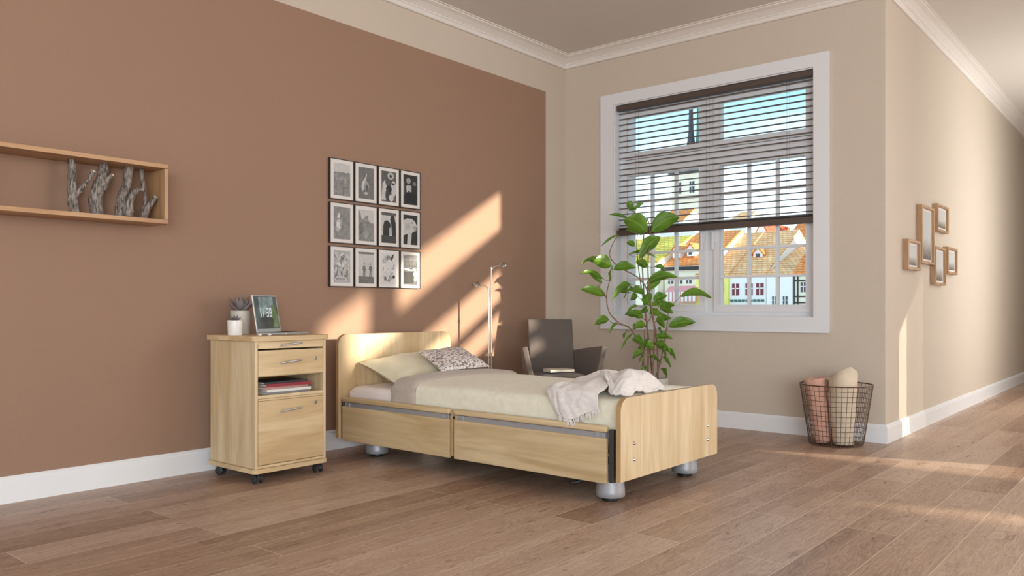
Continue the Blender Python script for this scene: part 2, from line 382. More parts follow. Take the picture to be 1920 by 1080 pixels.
for a, c, za, zb in opens:
    xx = x1 if y < 7.1 else x0 + .003; box(b, x0, xx, y, a, 0, ZC); box(b, x0, x0 + .003, a, c, 0, za); box(b, x0, x0 + .003, a, c, zb, ZC); y = c
box(b, x0, x1, y, YE, 0, ZC); obj('gobo_fins', b, M_upvc, W3)

# ------------------------------------------------------------------ venetian blind
VB = thing('venetian_blind', 'taupe venetian blind lowered two thirds over the window', 'blind', (-3.16, YF + .03, 2.88))
BX0, BX1 = -4.062, -2.258; BY = YF + .034
M_slat = plain('taupe_slat', (.20, .175, .16), .4, .2); M_rail = plain('dark_taupe_rail', (.085, .062, .052), .45)
obj('headrail', bbox_(BX0, BX1, BY - .028, BY + .028, 2.828, 2.872, .003), M_rail, VB)
obj('bottom_rail', bbox_(BX0, BX1, BY - .026, BY + .026, 1.672, 1.722, .004), M_rail, VB)
b = bmn(); NS = 21; z = 1.745
zs = [1.727, 1.733, 1.739] + [1.765 + i * (2.80 - 1.765) / (NS - 1) for i in range(NS)]
for z in zs:
    def sl(u, v, z=z): return Vector((BX0 + .004 + u * (BX1 - BX0 - .008), BY - .018 + v * .036, z + .0035 * (1 - (2 * v - 1) ** 2) + (.5 - v) * .004))
    V = grid(b, sl, 1, 6)
    e = bmesh.ops.extrude_face_region(b, geom=list({f for r in V for vv in r for f in vv.link_faces}))
    for q in e['geom']:
        if isinstance(q, bmesh.types.BMVert): q.co.z += .0006
obj('slats', b, M_slat, VB, 1)
for x in (-3.86, -3.16, -2.46):
    b = bmn()
    for yy in (BY - .027, BY + .027): tube(b, [(x, yy, 1.72), (x, yy, 2.83)], .0011, 6)
    obj('ladder_cord', b, M_rail, VB)

# ================================================================== BED
BY0, BY1 = 3.425, 4.505
bed = thing('care_bed', 'low light maple care bed with rounded head and foot ends', 'bed', (-3.3, 3.96, 0))
def rounded_board(x0, x1, y0, y1, z0, z1, r, ym=None):
    pts = [(0, y0, z0), (0, y1, z0)]
    for k in range(9): a = pi / 2 * k / 8; pts.append((0, y1 - r + r * cos(a), z1 - r + r * sin(a)))
    for k in range(9): a = pi / 2 + pi / 2 * k / 8; pts.append((0, y0 + r + r * cos(a), z1 - r + r * sin(a)))
    b = bmn(); prism(b, pts, (x0, 0, 0), (x1, 0, 0)); bevel_all(b, .003, 2, 60)
    for f in b.faces:
        f.normal_update()
        if abs(f.normal.x) < .5: f.material_index = 1
    return b
obj('headboard', rounded_board(-4.435, -4.408, BY0, BY1, .12, .822, .07), [M_woodv, M_edge], bed)
fb = obj('footboard', rounded_board(-2.198, -2.170, BY0 + .005, BY1, .128, .548, .07), [M_woodv, M_edge], bed)
for y in (3.555, 4.375):
    for z in (.228, .310):
        b = bmn(); lathe(b, [(0, .010), (.005, .0095), (.009, .006), (.0105, 0), (0, 0)], (0, 0, 0), 16)
        b.transform(Matrix.Translation((-2.170, y, z)) @ Matrix.Rotation(pi / 2, 4, 'Y')); obj('bolt', b, M_chrome, fb, 1, label='chrome bolt')
# side panels, safety rails
for side, yy, s in (('n', 3.448, 1), ('f', 4.482, -1)):
    for (x0, x1) in ((-4.385, -3.375), (-3.335, -2.262)):
        obj('side_panel', bbox_(x0, x1, yy - .011, yy + .011, .108, .338, .003), M_woodx, bed)
        b = bmn(); box(b, x0 + .03, x1 - .03, yy - .002, yy + .012, .336, .366); bevel_all(b, .002)
        rl = obj('metal_rail', b, M_silver, bed)
        for xa in (x0 + .018, x0 + .062, x1 - .062, x1 - .018):
            g = bmn(); box(g, xa - .012, xa + .012, yy - .008, yy + .012, .337, .367); bevel_all(g, .003)
            obj('rail_bracket', g, M_chrome if xa in (x0 + .018,) else M_silver, rl)
        g = bmn(); box(g, x0 - .004, x1 + .004, yy - .016, yy + .016, .368, .402); bevel_all(g, .011, 4); obj('hand_rail', g, M_woodx, bed, 1)
    g = bmn(); box(g, -3.364, -3.346, yy - .006, yy + .016, .120, .385); bevel_all(g, .003); obj('rail_post', g, M_edge, bed)
    g = bmn(); tube(g, [(-3.352, yy - .012, .352), (-3.352, yy + .02, .352)], .012, 16); obj('rail_catch', g, M_chrome, bed, 1)
    g = bmn(); box(g, -2.250, -2.222, yy - .004, yy + .024, .115, .385); bevel_all(g, .004); obj('rail_guide', g, M_darksteel, bed)
    g = bmn(); box(g, -4.404, -4.388, yy - .004, yy + .024, .115, .385); bevel_all(g, .004); obj('rail_guide', g, M_darksteel, bed)
# lifting columns with feet
for x, y in ((-2.312, 3.555), (-2.312, 4.365), (-4.215, 3.60), (-4.215, 4.35)):
    b = bmn(); lathe(b, [(0, .022), (.073, .022), (.076, .026), (.076, .050), (.072, .100), (.070, .20), (0, .20)], (x, y, 0), 36)
    ft = obj('lifting_foot', b, M_silver, bed, 1)
    b = bmn(); lathe(b, [(0, 0), (.042, 0), (.044, .004), (.040, .024), (0, .024)], (x, y, 0), 24); obj('rubber_pad', b, M_black, ft, 1)
b = bmn()
for x in (-2.312, -4.215): box(b, x - .03, x + .03, 3.53, 4.40, .17, .22)
for y in (3.66, 4.26): box(b, -4.38, -2.22, y - .025, y + .025, .22, .27)
bevel_all(b, .003); obj('under_frame', b, M_silver, bed)
b = bmn(); box(b, -4.39, -2.215, 3.49, 4.44, .262, .288); bevel_all(b, .004); obj('lying_surface', b, M_silver, bed)
b = bmn(); tube(b, smooth_path([(-2.40, 3.60, .19), (-2.42, 3.56, .13), (-2.47, 3.50, .085), (-2.50, 3.46, .078)]), .009, 8); obj('foot_lever', b, M_black, bed, 1)
b = bmn(); tube(b, [(-2.35, 4.30, .10), (-2.29, 4.05, .10)], .008, 8); obj('cross_bar', b, M_silver, bed, 1)

# ------------------------------------------------------------------ bedding
M_sheet = plain('rose_white_sheet', (.84, .74, .70), .85, var=.04, vscale=6, bump=.25, bscale=18, sheen=.2)
M_duvet = plain('pale_straw_bedspread', (.80, .755, .61), .85, var=.05, vscale=30, bump=.3, bscale=260, sheen=.2)
M_taupe = plain('taupe_cover_lining', (.47, .40, .34), .85, var=.06, vscale=40, bump=.3, bscale=260, sheen=.2)
M_pillow = plain('straw_pillowcase', (.74, .68, .50), .85, var=.04, vscale=10, bump=.2, bscale=200, sheen=.2)
def slab(x0, x1, y0, y1, zb, zt, r, rough, crown=0.0, nx=70, seed=0):
    """soft slab: rounded long edges, closed underneath"""
    def fn(u, v):
        x = x0 + u * (x1 - x0); p = v * 1.0
        # perimeter of the cross-section, from near bottom over the top to far bottom
        if p < .2: y = y0; z = zb + (zt - r - zb) * (p / .2)
        elif p < .3: a = (p - .2) / .1 * pi / 2; y = y0 + r - r * cos(a); z = zt - r + r * sin(a)
        elif p < .7: t = (p - .3) / .4; y = y0 + r + (y1 - y0 - 2 * r) * t; z = zt + crown * sin(pi * t) ** .8
        elif p < .8: a = (p - .7) / .1 * pi / 2; y = y1 - r + r * sin(a); z = zt - r + r * cos(a)
        else: y = y1; z = zt - r - (zt - r - zb) * ((p - .8) / .2)
        e = min(1, min(u, 1 - u) / .02); z -= (1 - e) ** 2 * .02 if p > .2 and p < .8 else 0
        n_ = nz3((x * 4 + seed, y * 5, z * 3)) * rough + nz3((x * 11, y * 9 + seed, z * 8)) * rough * .4
        ny = (-1 if p < .25 else 1 if p > .75 else 0)
        return Vector((x, y + ny * abs(n_) * .6, z + (n_ if .2 < p < .8 else 0)))
    b = bmn(); V = grid(b, fn, nx, 50)
    b.faces.new([r_[0] for r_ in (V[0],)] + [q for q in V[0][1:]]) if False else None
    for row in (V[0], V[-1]):
        try: b.faces.new(row)
        except Exception: pass
    bt = [V[i][0] for i in range(len(V))] + [V[i][-1] for i in reversed(range(len(V)))]
    try: b.faces.new(bt)
    except Exception: pass
    return b
mt = obj('mattress', slab(-4.385, -2.235, 3.505, 4.435, .289, .470, .035, .004), M_sheet, None, 1, label='mattress in a rose white fitted sheet lying in the maple bed', cat='mattress')
bs = thing('bedspread', 'pale straw bedspread with its taupe lining folded back below the pillows', 'bedspread', (-3.0, 3.97, .47))
obj('cover', slab(-3.745, -2.225, 3.486, 4.456, .375, .528, .05, .007, .024, seed=3), M_duvet, bs, 1)
def band(u, v):
    # folded lining: laid over the cover edge, follows the same section slightly above
    x = -3.925 + u * .215 ; p = v
    y0, y1, zb, zt, r = 3.478, 4.464, .378, .540, .055
    if p < .2: y = y0; z = zb + (zt - r - zb) * (p / .2)
    elif p < .3: a = (p - .2) / .1 * pi / 2; y = y0 + r - r * cos(a); z = zt - r + r * sin(a)
    elif p < .7: t = (p - .3) / .4; y = y0 + r + (y1 - y0 - 2 * r) * t; z = zt + .022 * sin(pi * t) ** .8
    elif p < .8: a = (p - .7) / .1 * pi / 2; y = y1 - r + r * sin(a); z = zt - r + r * cos(a)
    else: y = y1; z = zt - r - (zt - r - zb) * ((p - .8) / .2)
    edge = (2 * u - 1) ** 8
    wav = .006 * nz3((x * 9, y * 6, 2)) + .012 * sin(u * pi) * (1 if .25 < p < .75 else .4)
    x += .035 * max(0, min(1, (p - .2) / .5)) + .012 * nz3((y * 3, 0, 5))
    if .2 < p < .8: z += wav - edge * .022 - (.055 if u == 0 else 0)
    else: y += (-1 if p < .5 else 1) * (wav - edge * .006)
    return Vector((x, y, z))
b = bmn(); grid(b, band, 16, 60); o = obj('lining_fold', b, M_taupe, bs, 2, label='taupe folded-back lining')
md = o.modifiers.new('thick', 'SOLIDIFY'); md.thickness = .008; md.offset = -1

def pillow(bm, c, thick, n=26, pinch=.06, seed=0, rough=.006, seam=.004):
    """c: corners A,B,C,D in order round the pillow; puffed normal to them"""
    A, B, C_, D = [Vector(p) for p in c]
    nrm = ((B - A).cross(D - A)).normalized()
    if nrm.z < 0: nrm = -nrm
    def P(u, v, sgn):
        s, t = 2 * u - 1, 2 * v - 1
        su, tv = s * (1 - pinch * (1 - t * t) * abs(s)), t * (1 - pinch * (1 - s * s) * abs(t))
        a, c2 = (su + 1) / 2, (tv + 1) / 2
        p = A.lerp(B, a).lerp(D.lerp(C_, a), c2)
        h = max(0, (1 - s ** 4)) ** .75 * max(0, (1 - t ** 4)) ** .75
        h *= .75 + .25 * (1 - s * s) * (1 - t * t)
        w = nz3((p.x * 9 + seed, p.y * 9, p.z * 9)) * rough * (1.5 - h) + nz3((p.x * 25 + seed, p.y * 22, 1)) * rough * .35
        k = thick / 2 * h * (1 if sgn > 0 else .75)
        return p + nrm * (sgn * k + w * min(1, h * 4))
    T = [[bm.verts.new(P(i / n, j / n, 1)) for j in range(n + 1)] for i in range(n + 1)]
    Bt = [[T[i][j] if i in (0, n) or j in (0, n) else bm.verts.new(P(i / n, j / n, -1)) for j in range(n + 1)] for i in range(n + 1)]
    for i in range(n):
        for j in range(n):
            bm.faces.new((T[i][j], T[i + 1][j], T[i + 1][j + 1], T[i][j + 1]))
            q = (Bt[i][j + 1], Bt[i + 1][j + 1], Bt[i + 1][j], Bt[i][j])
            try: bm.faces.new(q)
            except Exception: pass
    return T
b = bmn(); T = pillow(b, [(-4.385, 3.58, .625), (-4.375, 4.32, .655), (-3.945, 4.30, .515), (-3.965, 3.56, .496)], .17, pinch=.06, seed=1, rough=.014)
obj('pillow', b, M_pillow, None, 1, label='plain straw-coloured pillow leaning against the headboard', cat='pillow')
# patterned cushion with a speckled weave
m, t, bb = _new('speckled_cushion_weave'); bb.inputs['Roughness'].default_value = .85
c_ = t.nodes.new('ShaderNodeTexCoord'); v_ = t.nodes.new('ShaderNodeTexVoronoi'); v_.inputs['Scale'].default_value = 85; n_ = t.nodes.new('ShaderNodeTexNoise'); n_.inputs['Scale'].default_value = 60; n_.inputs['Detail'].default_value = 5
t.links.new(c_.outputs['Object'], v_.inputs[0]); t.links.new(c_.outputs['Object'], n_.inputs['Vector'])
a_ = t.nodes.new('ShaderNodeMath'); a_.operation = 'MULTIPLY_ADD'; a_.inputs[1].default_value = .36; t.links.new(v_.outputs['Distance'], a_.inputs[0]); t.links.new(n_.outputs['Fac'], a_.inputs[2])
r_ = t.nodes.new('ShaderNodeValToRGB'); t.links.new(a_.outputs[0], r_.inputs[0]); r_.color_ramp.elements[0].position = .58; r_.color_ramp.elements[0].color = (.86, .82, .79, 1); r_.color_ramp.elements[1].position = .84; r_.color_ramp.elements[1].color = (.22, .16, .16, 1)
e = r_.color_ramp.elements.new(.70); e.color = (.62, .54, .51, 1); t.links.new(r_.outputs[0], bb.inputs['Base Color'])
b = bmn(); pillow(b, [(-4.17, 3.93, .692), (-4.10, 4.30, .715), (-3.78, 4.27, .588), (-3.80, 3.80, .580)], .10, pinch=.05, seed=9, rough=.006)
obj('cushion', b, m, None, 1, label='small speckled grey and white cushion lying on the straw-coloured pillow', cat='cushion')

# ------------------------------------------------------------------ throw at the foot of the bed
M_throw = plain('oatmeal_knit', (.74, .69, .655), .9, var=.07, vscale=70, bump=.5, bscale=320, sheen=.3)
thr = thing('throw_blanket', 'crumpled oatmeal throw with a fringe hanging over the foot of the bed', 'throw', (-2.5, 3.7, .55))
# rows from the back of the bed to the hanging hem; columns from head side to foot side
rows = [
 [(-2.74, 4.02, .566), (-2.68, 4.03, .575), (-2.58, 4.03, .590), (-2.50, 4.02, .580), (-2.44, 4.00, .566)],
 [(-2.79, 3.93, .572), (-2.73, 3.95, .625), (-2.62, 3.96, .660), (-2.52, 3.95, .655), (-2.44, 3.93, .590)],
 [(-2.84, 3.82, .572), (-2.78, 3.84, .622), (-2.66, 3.85, .662), (-2.54, 3.85, .668), (-2.43, 3.83, .610)],
 [(-2.83, 3.73, .568), (-2.76, 3.73, .585), (-2.64, 3.74, .600), (-2.52, 3.75, .668), (-2.42, 3.74, .620)],
 [(-2.76, 3.65, .566), (-2.68, 3.65, .575), (-2.58, 3.66, .585), (-2.49, 3.66, .650), (-2.39, 3.65, .610)],
 [(-2.78, 3.57, .572), (-2.70, 3.56, .600), (-2.60, 3.57, .590), (-2.47, 3.57, .625), (-2.36, 3.57, .590)],
 [(-2.76, 3.49, .560), (-2.68, 3.47, .590), (-2.57, 3.475, .580), (-2.44, 3.48, .585), (-2.345, 3.49, .565)],
 [(-2.72, 3.468, .520), (-2.65, 3.458, .530), (-2.55, 3.455, .525), (-2.43, 3.462, .535), (-2.33, 3.468, .528)],
 [(-2.68, 3.462, .470), (-2.62, 3.452, .470), (-2.53, 3.447, .468), (-2.42, 3.458, .490), (-2.325, 3.464, .505)],
 [(-2.635, 3.460, .430), (-2.58, 3.448, .420), (-2.51, 3.444, .418), (-2.41, 3.455, .455), (-2.32, 3.462, .480)]]
def cat(P, t):
    n = len(P) - 1; f = min(t * n, n - 1e-6); i = int(f); s = f - i
    p0, p1, p2, p3 = P[max(i - 1, 0)], P[i], P[i + 1], P[min(i + 2, n)]
    return .5 * ((2 * p1) + (-p0 + p2) * s + (2 * p0 - 5 * p1 + 4 * p2 - p3) * s * s + (-p0 + 3 * p1 - 3 * p2 + p3) * s ** 3)
RR = [[Vector((-2.32 + (p[0] + 2.32) * .80, p[1], p[2] if p[2] < .555 else .555 + (p[2] - .555) * .62)) for p in r] for r in rows]
def tf(u, v):
    p = cat([cat(r, u) for r in RR], v)
    w = .009 * sin(16 * u + 9 * v + 5 * nz3((u * 3, v * 3, 0))) * sin(pi * min(1, u * 1.2)) + .010 * (1 - 2 * abs(nz3((u * 4, v * 5, 4)))) * sin(pi * u) + .005 * nz3((u * 9, v * 9, 4)) - .004
    return p + (Vector((0, -abs(w) * .8, 0)) if v > .68 else Vector((0, 0, w)))
b = bmn(); V = grid(b, tf, 34, 60); hem = [V[i][-1].co.copy() for i in range(0, 35)]
o = obj('draped_end', b, M_throw, thr, 2); md = o.modifiers.new('thick', 'SOLIDIFY'); md.thickness = .007; md.offset = 1
b = bmn()
for i, p in enumerate(hem):
    for k in range(2):
        q = p + Vector((random.uniform(-.004, .004), -.004, 0)); d = Vector((random.uniform(.0, .02), -.004, -random.uniform(.022, .038)))
        tube(b, [q, q + d * .5 + Vector((.003, 0, 0)), q + d], [.0022, .0018, .0010], 5)
obj('fringe', b, M_throw, thr, 1)
rows2 = [
 [(-2.50, 3.98, .57), (-2.45, 4.06, .585), (-2.36, 4.10, .59), (-2.27, 4.10, .585), (-2.225, 4.08, .565)],
 [(-2.52, 3.90, .60), (-2.45, 3.97, .640), (-2.36, 4.00, .645), (-2.27, 4.00, .625), (-2.222, 3.98, .575)],
 [(-2.50, 3.82, .635), (-2.42, 3.86, .648), (-2.34, 3.88, .662), (-2.27, 3.88, .640), (-2.220, 3.87, .585)],
 [(-2.46, 3.74, .648), (-2.40, 3.76, .625), (-2.33, 3.78, .648), (-2.27, 3.78, .640), (-2.222, 3.77, .590)],
 [(-2.41, 3.68, .645), (-2.36, 3.68, .612), (-2.31, 3.68, .622), (-2.26, 3.70, .625), (-2.222, 3.69, .585)],
 [(-2.36, 3.63, .605), (-2.33, 3.61, .590), (-2.30, 3.60, .590), (-2.26, 3.61, .590), (-2.224, 3.62, .575)],
 [(-2.35, 3.60, .562), (-2.32, 3.56, .556), (-2.29, 3.545, .556), (-2.26, 3.55, .556), (-2.228, 3.57, .558)]]
R2 = [[Vector((p[0], 3.55 + (p[1] - 3.55) * .80, .556 + (p[2] - .556) * (.86 + .18 * max(0, min(1, (p[0] + 2.5) / .25)) * (p[0] < -2.24)))) for p in r] for r in rows2]
for r in R2: r[-1].z = .549; r[-1].x = -2.216
def tg(u, v):
    p = cat([cat(r, u) for r in R2], v)
    return p + Vector((0, 0, .012 * sin(15 * v - 14 * u + 5 * nz3((u * 2, v * 2, 9))) * sin(pi * v) + .016 * (1 - 2.5 * abs(nz3((u * 3, v * 4, 2)))) * sin(pi * v) + .006 * nz3((u * 8, v * 8, 14))))
b = bmn(); grid(b, tg, 30, 40); o = obj('folded_end', b, M_throw, thr, 2); md = o.modifiers.new('thick', 'SOLIDIFY'); md.thickness = .012; md.offset = -1

# ================================================================== BEDSIDE CABINET
CX0, CX1, CY0, CY1 = -4.515, -4.035, 2.553, 3.040
cab = thing('bedside_cabinet', 'light maple bedside cabinet on castors with two drawers and a door', 'cabinet', (-4.27, 2.80, 0))
b = bmn()
T_ = .018
box(b, CX0, CX1, CY0, CY0 + T_, .088, .812); box(b, CX0, CX1, CY1 - T_, CY1, .088, .812)      # sides
box(b, CX0, CX0 + .012, CY0 + T_, CY1 - T_, .10, .812)                                            # back
box(b, CX0 + .012, CX1 - .001, CY0 + T_, CY1 - T_, .484, .502)                                   # niche floor
box(b, CX0 + .012, CX1 - .02, CY0 + T_, CY1 - T_, .606, .622)                                    # niche ceiling
box(b, CX0 + .012, CX1 - .003, CY0 + T_, CY1 - T_, .795, .812)
box(b, CX1 - .02, CX1 - .001, CY0 + T_, CY1 - T_, .088, .103)
bevel_all(b, .0015, 1); obj('carcass', b, M_woodv, cab)
def rounded_top(x0, x1, y0, y1, z0, z1, r):
    pts = []
    for cx, cy, a0 in ((x1 - r, y1 - r, 0), (x0 + .01, y1 - .01, 90), (x0 + .01, y0 + .01, 180), (x1 - r, y0 + r, 270)):
        rr = r if cx > (x0 + x1) / 2 else .01
        for k in range(7): a = radians(a0 + 15 * k); pts.append((cx + rr * cos(a), cy + rr * sin(a), 0))
    b = bmn(); prism(b, pts, (0, 0, z0), (0, 0, z1)); bevel_all(b, .005, 3, 50); return b
obj('top_panel', rounded_top(CX0 - .012, CX1 + .016, CY0 - .020, CY1 + .020, .813, .840, .03), M_woody, cab, 1)
obj('base_panel', rounded_top(CX0 - .008, CX1 + .012, CY0 - .012, CY1 + .012, .062, .087, .03), M_woody, cab, 1)
def bow_handle(parent, y0, y1, z):
    b = bmn(); x = CX1
    pts = smooth_path([(x + .001, y0, z - .008), (x + .018, y0 + .012, z - .004), (x + .027, y0 + .04, z + .001), (x + .030, (y0 + y1) / 2, z + .004), (x + .027, y1 - .04, z + .006), (x + .018, y1 - .012, z + .006), (x + .001, y1, z + .005)], 5)
    n = len(pts); R = [.0035 + .0025 * sin(pi * i / (n - 1)) for i in range(n)]
    tube(b, pts, R, 10); obj('handle', b, M_alu, parent, 1, label='brushed metal bow handle')
def lock(parent, y, z):
    b = bmn(); lathe(b, [(0, .006), (.009, .006), (.011, .004), (.011, 0), (0, 0)], (0, 0, 0), 20)
    b.transform(Matrix.Translation((CX1, y, z)) @ Matrix.Rotation(pi / 2, 4, 'Y'))
    lk = obj('lock', b, M_chrome, parent, 1, label='round metal lock')
    b = bmn(); box(b, CX1 + .006, CX1 + .0066, y - .0015, y + .0015, z - .005, z + .005); obj('keyhole', b, M_black, lk)
fy0, fy1 = CY0 + T_ + .003, CY1 - T_ - .003
for nm, z0, z1, lk in (('drawer', .768, .808, None), ('drawer', .612, .758, .70), ('door', .106, .470, .435)):
    d = obj(nm, bbox_(CX1 - .018, CX1, fy0, fy1, z0, z1, .002), M_woody, cab)
    hz = {.768: .790, .612: .688, .106: .408}[z0]
    bow_handle(d, 2.716, 2.866, hz)
    if lk: lock(d, 2.965, lk)
b = bmn(); box(b, CX1 - .016, CX1, fy0, fy1, .472, .483); obj('niche_ledge', b, M_woody, cab)
def castor(x, y, brake=False):
    a = random.uniform(-.5, .5) ; cs = Matrix.Translation((x, y, 0)) @ Matrix.Rotation(a, 4, 'Z')
    b = bmn(); lathe(b, [(0, .044), (.008, .044), (.008, .062), (0, .062)], (0, 0, 0), 12)
    pts = [(0, 0, 0)] ; hood = []
    for s in (-1, 1):
        for k in range(12):
            pass
    def hd(u, v): a2 = radians(-10 + 200 * u); return Vector((-.006 + .029 * cos(a2), -.012 + .024 * v, .027 + .027 * sin(a2)))
    V = grid(b, hd, 14, 3)
    b.transform(cs); c = obj('castor', b, M_rubber, cab, 1)
    for s in (-1, 1):
        b = bmn(); lathe(b, [(0, -.0055), (.018, -.0055), (.024, -.0045), (.025, -.002), (.025, .003), (.022, .0055), (.010, .0062), (0, .0062)], (0, 0, 0), 24)
        b.transform(cs @ Matrix.Translation((-.006, s * .0195, .0252)) @ Matrix.Rotation(-s * pi / 2, 4, 'X')); obj('wheel', b, M_rubber, c, 1)
    if brake:
        b = bmn(); box(b, .018, .042, -.008, .008, .028, .034); bevel_all(b, .002); b.transform(cs); obj('brake_lever', b, M_rubber, c)
castor(CX0 + .05, CY0 + .045); castor(CX1 - .03, CY0 + .035, True); castor(CX1 - .03, CY1 - .035); castor(CX0 + .05, CY1 - .045)

# ------------------------------------------------------------------ magazines in the niche
mg = [('grey', (.20, .20, .21), 'lowest magazine in the cabinet niche, with a grey cover', .009, 0, .015),
      ('white', (.66, .64, .62), 'second magazine from the bottom of the pile in the cabinet niche, off-white', .012, .006, -.01),
      ('rose', (.50, .25, .24), 'dull rose magazine in the middle of the pile in the cabinet niche', .010, -.008, .03),
      ('wine', (.26, .02, .035), 'dark red magazine second from the top of the pile in the cabinet niche', .013, .004, -.015),
      ('dark', (.035, .035, .04), 'dark magazine lying on top of the pile in the cabinet niche', .008, -.012, .05)]
z = .503
M_pages = plain('paper_pages', (.70, .68, .63), .8, var=.08, vscale=300, stretch=(.02, .02, 1))
for nm, colr, lb, h, dx, a in mg:
    h *= 1.3
    t_ = thing('magazine', lb, 'magazine', (-4.16 + dx, 2.785, z), a, 'magazines piled in the cabinet niche')
    b = bmn(); box(b, -.105, .105, -.150 + dx, .150 + dx, .0012, h - .0012); obj('pages', b, M_pages, t_, local=True)
    b = bmn(); box(b, -.107, .107, -.153 + dx, .153 + dx, h - .0012, h); box(b, -.107, .107, -.153 + dx, .153 + dx, 0, .0012); box(b, .1052, .1072, -.153 + dx, .153 + dx, 0, h) if nm != 'white' else None; obj('paper_cover', b, plain('cover_' + nm, colr, .3), t_, local=True)
    z += h + .0006

# ------------------------------------------------------------------ laptop
M_lapa = plain('laptop_aluminium', (.52, .52, .52), .35, .6)
w_ = Vector((-.44, .898, 0)).normalized(); ang = math.atan2(w_.y, w_.x) - pi / 2   # local +Y runs along the hinge
lap = thing('laptop', 'open silver laptop on the bedside cabinet', 'laptop', (-4.375, 2.862, .8405), ang)
b = bmn(); box(b, 0, .200, -.140, .140, .0, .013); bevel_all(b, .004, 2); obj('base', b, M_lapa, lap, local=True)
kb = bmn()
for i in range(5):
    for j in range(13): box(kb, .040 + i * .019, .055 + i * .019, -.124 + j * .0191, -.108 + j * .0191, .0131, .0145)
obj('keyboard', kb, M_black, lap, local=True)
b = bmn(); box(b, .140, .195, -.045, .045, .0131, .0136); obj('touchpad', b, M_silver, lap, local=True)
lid = bmn(); box(lid, -.004, .003, -.140, .140, 0, .232); bevel_all(lid, .002, 2)
tilt = Matrix.Translation((.004, 0, .012)) @ Matrix.Rotation(radians(-9), 4, 'Y')
lid.transform(tilt); ld = obj('lid', lid, M_lapa, lap, local=True)
# the picture on the screen: a dim street scene with a clock
def flat(bm, x, y0, y1, z0, z1, mi): 
    f = bm.faces.new([bm.verts.new(p) for p in ((x, y0, z0), (x, y1, z0), (x, y1, z1), (x, y0, z1))]); f.material_index = mi; return f
def screen_mat(name, col, var=.5, s=14):
    m, t, bb = _new(name); bb.inputs['Base Color'].default_value = (.01, .01, .01, 1); bb.inputs['Roughness'].default_value = .2
    c = t.nodes.new('ShaderNodeTexCoord'); n = t.nodes.new('ShaderNodeTexNoise'); n.inputs['Scale'].default_value = s; n.inputs['Detail'].default_value = 5; t.links.new(c.outputs['Object'], n.inputs['Vector'])
    r = t.nodes.new('ShaderNodeValToRGB'); t.links.new(n.outputs['Fac'], r.inputs[0]); r.color_ramp.elements[0].position = .35; r.color_ramp.elements[1].position = .65
    r.color_ramp.elements[0].color = tuple(v * (1 - var) for v in col) + (1,); r.color_ramp.elements[1].color = tuple(v * (1 + var) for v in col) + (1,)
    t.links.new(r.outputs[0], bb.inputs['Emission Color']); bb.inputs['Emission Strength'].default_value = 1.0
    return m
sc_ = [screen_mat('screen_shade', (.045, .055, .05)), screen_mat('screen_pale', (.16, .20, .19)), screen_mat('screen_green', (.08, .12, .04)), screen_mat('screen_digits', (.62, .62, .62), .02), screen_mat('screen_floor', (.035, .028, .022))]
b = bmn(); xs = .0036
flat(b, xs, -.128, .128, .020, .222, 0); 
for f in ((-.08, .085, .11, .218, 1), (.055, .115, .03, .17, 2), (-.085, .06, .024, .085, 4)): flat(b, xs + .0003 * (1 + f[4]), f[0], f[1], f[2], f[3], f[4])
def seg(y, z, on, s=.024):
    h, wd, t = s, s * .9, .006
    S = {'a': (0, wd, 2 * h - t, 2 * h), 'b': (wd - t, wd, h, 2 * h), 'c': (wd - t, wd, 0, h), 'd': (0, wd, 0, t), 'e': (0, t, 0, h), 'f': (0, t, h, 2 * h), 'g': (0, wd, h - t / 2, h + t / 2)}
    for k in on: q = S[k]; flat(b, xs + .0020, y + q[0], y + q[1], z + q[2], z + q[3], 3)
seg(-.092, .095, 'bc', .027); seg(-.066, .095, 'bc', .027); seg(-.008, .095, 'abgcd', .027); seg(.028, .095, 'abcdefg', .027)
b.transform(tilt); obj('screen', b, sc_, ld, local=True) if False else None
so_ = obj('screen', b, sc_, lap, local=True); so_.parent = ld

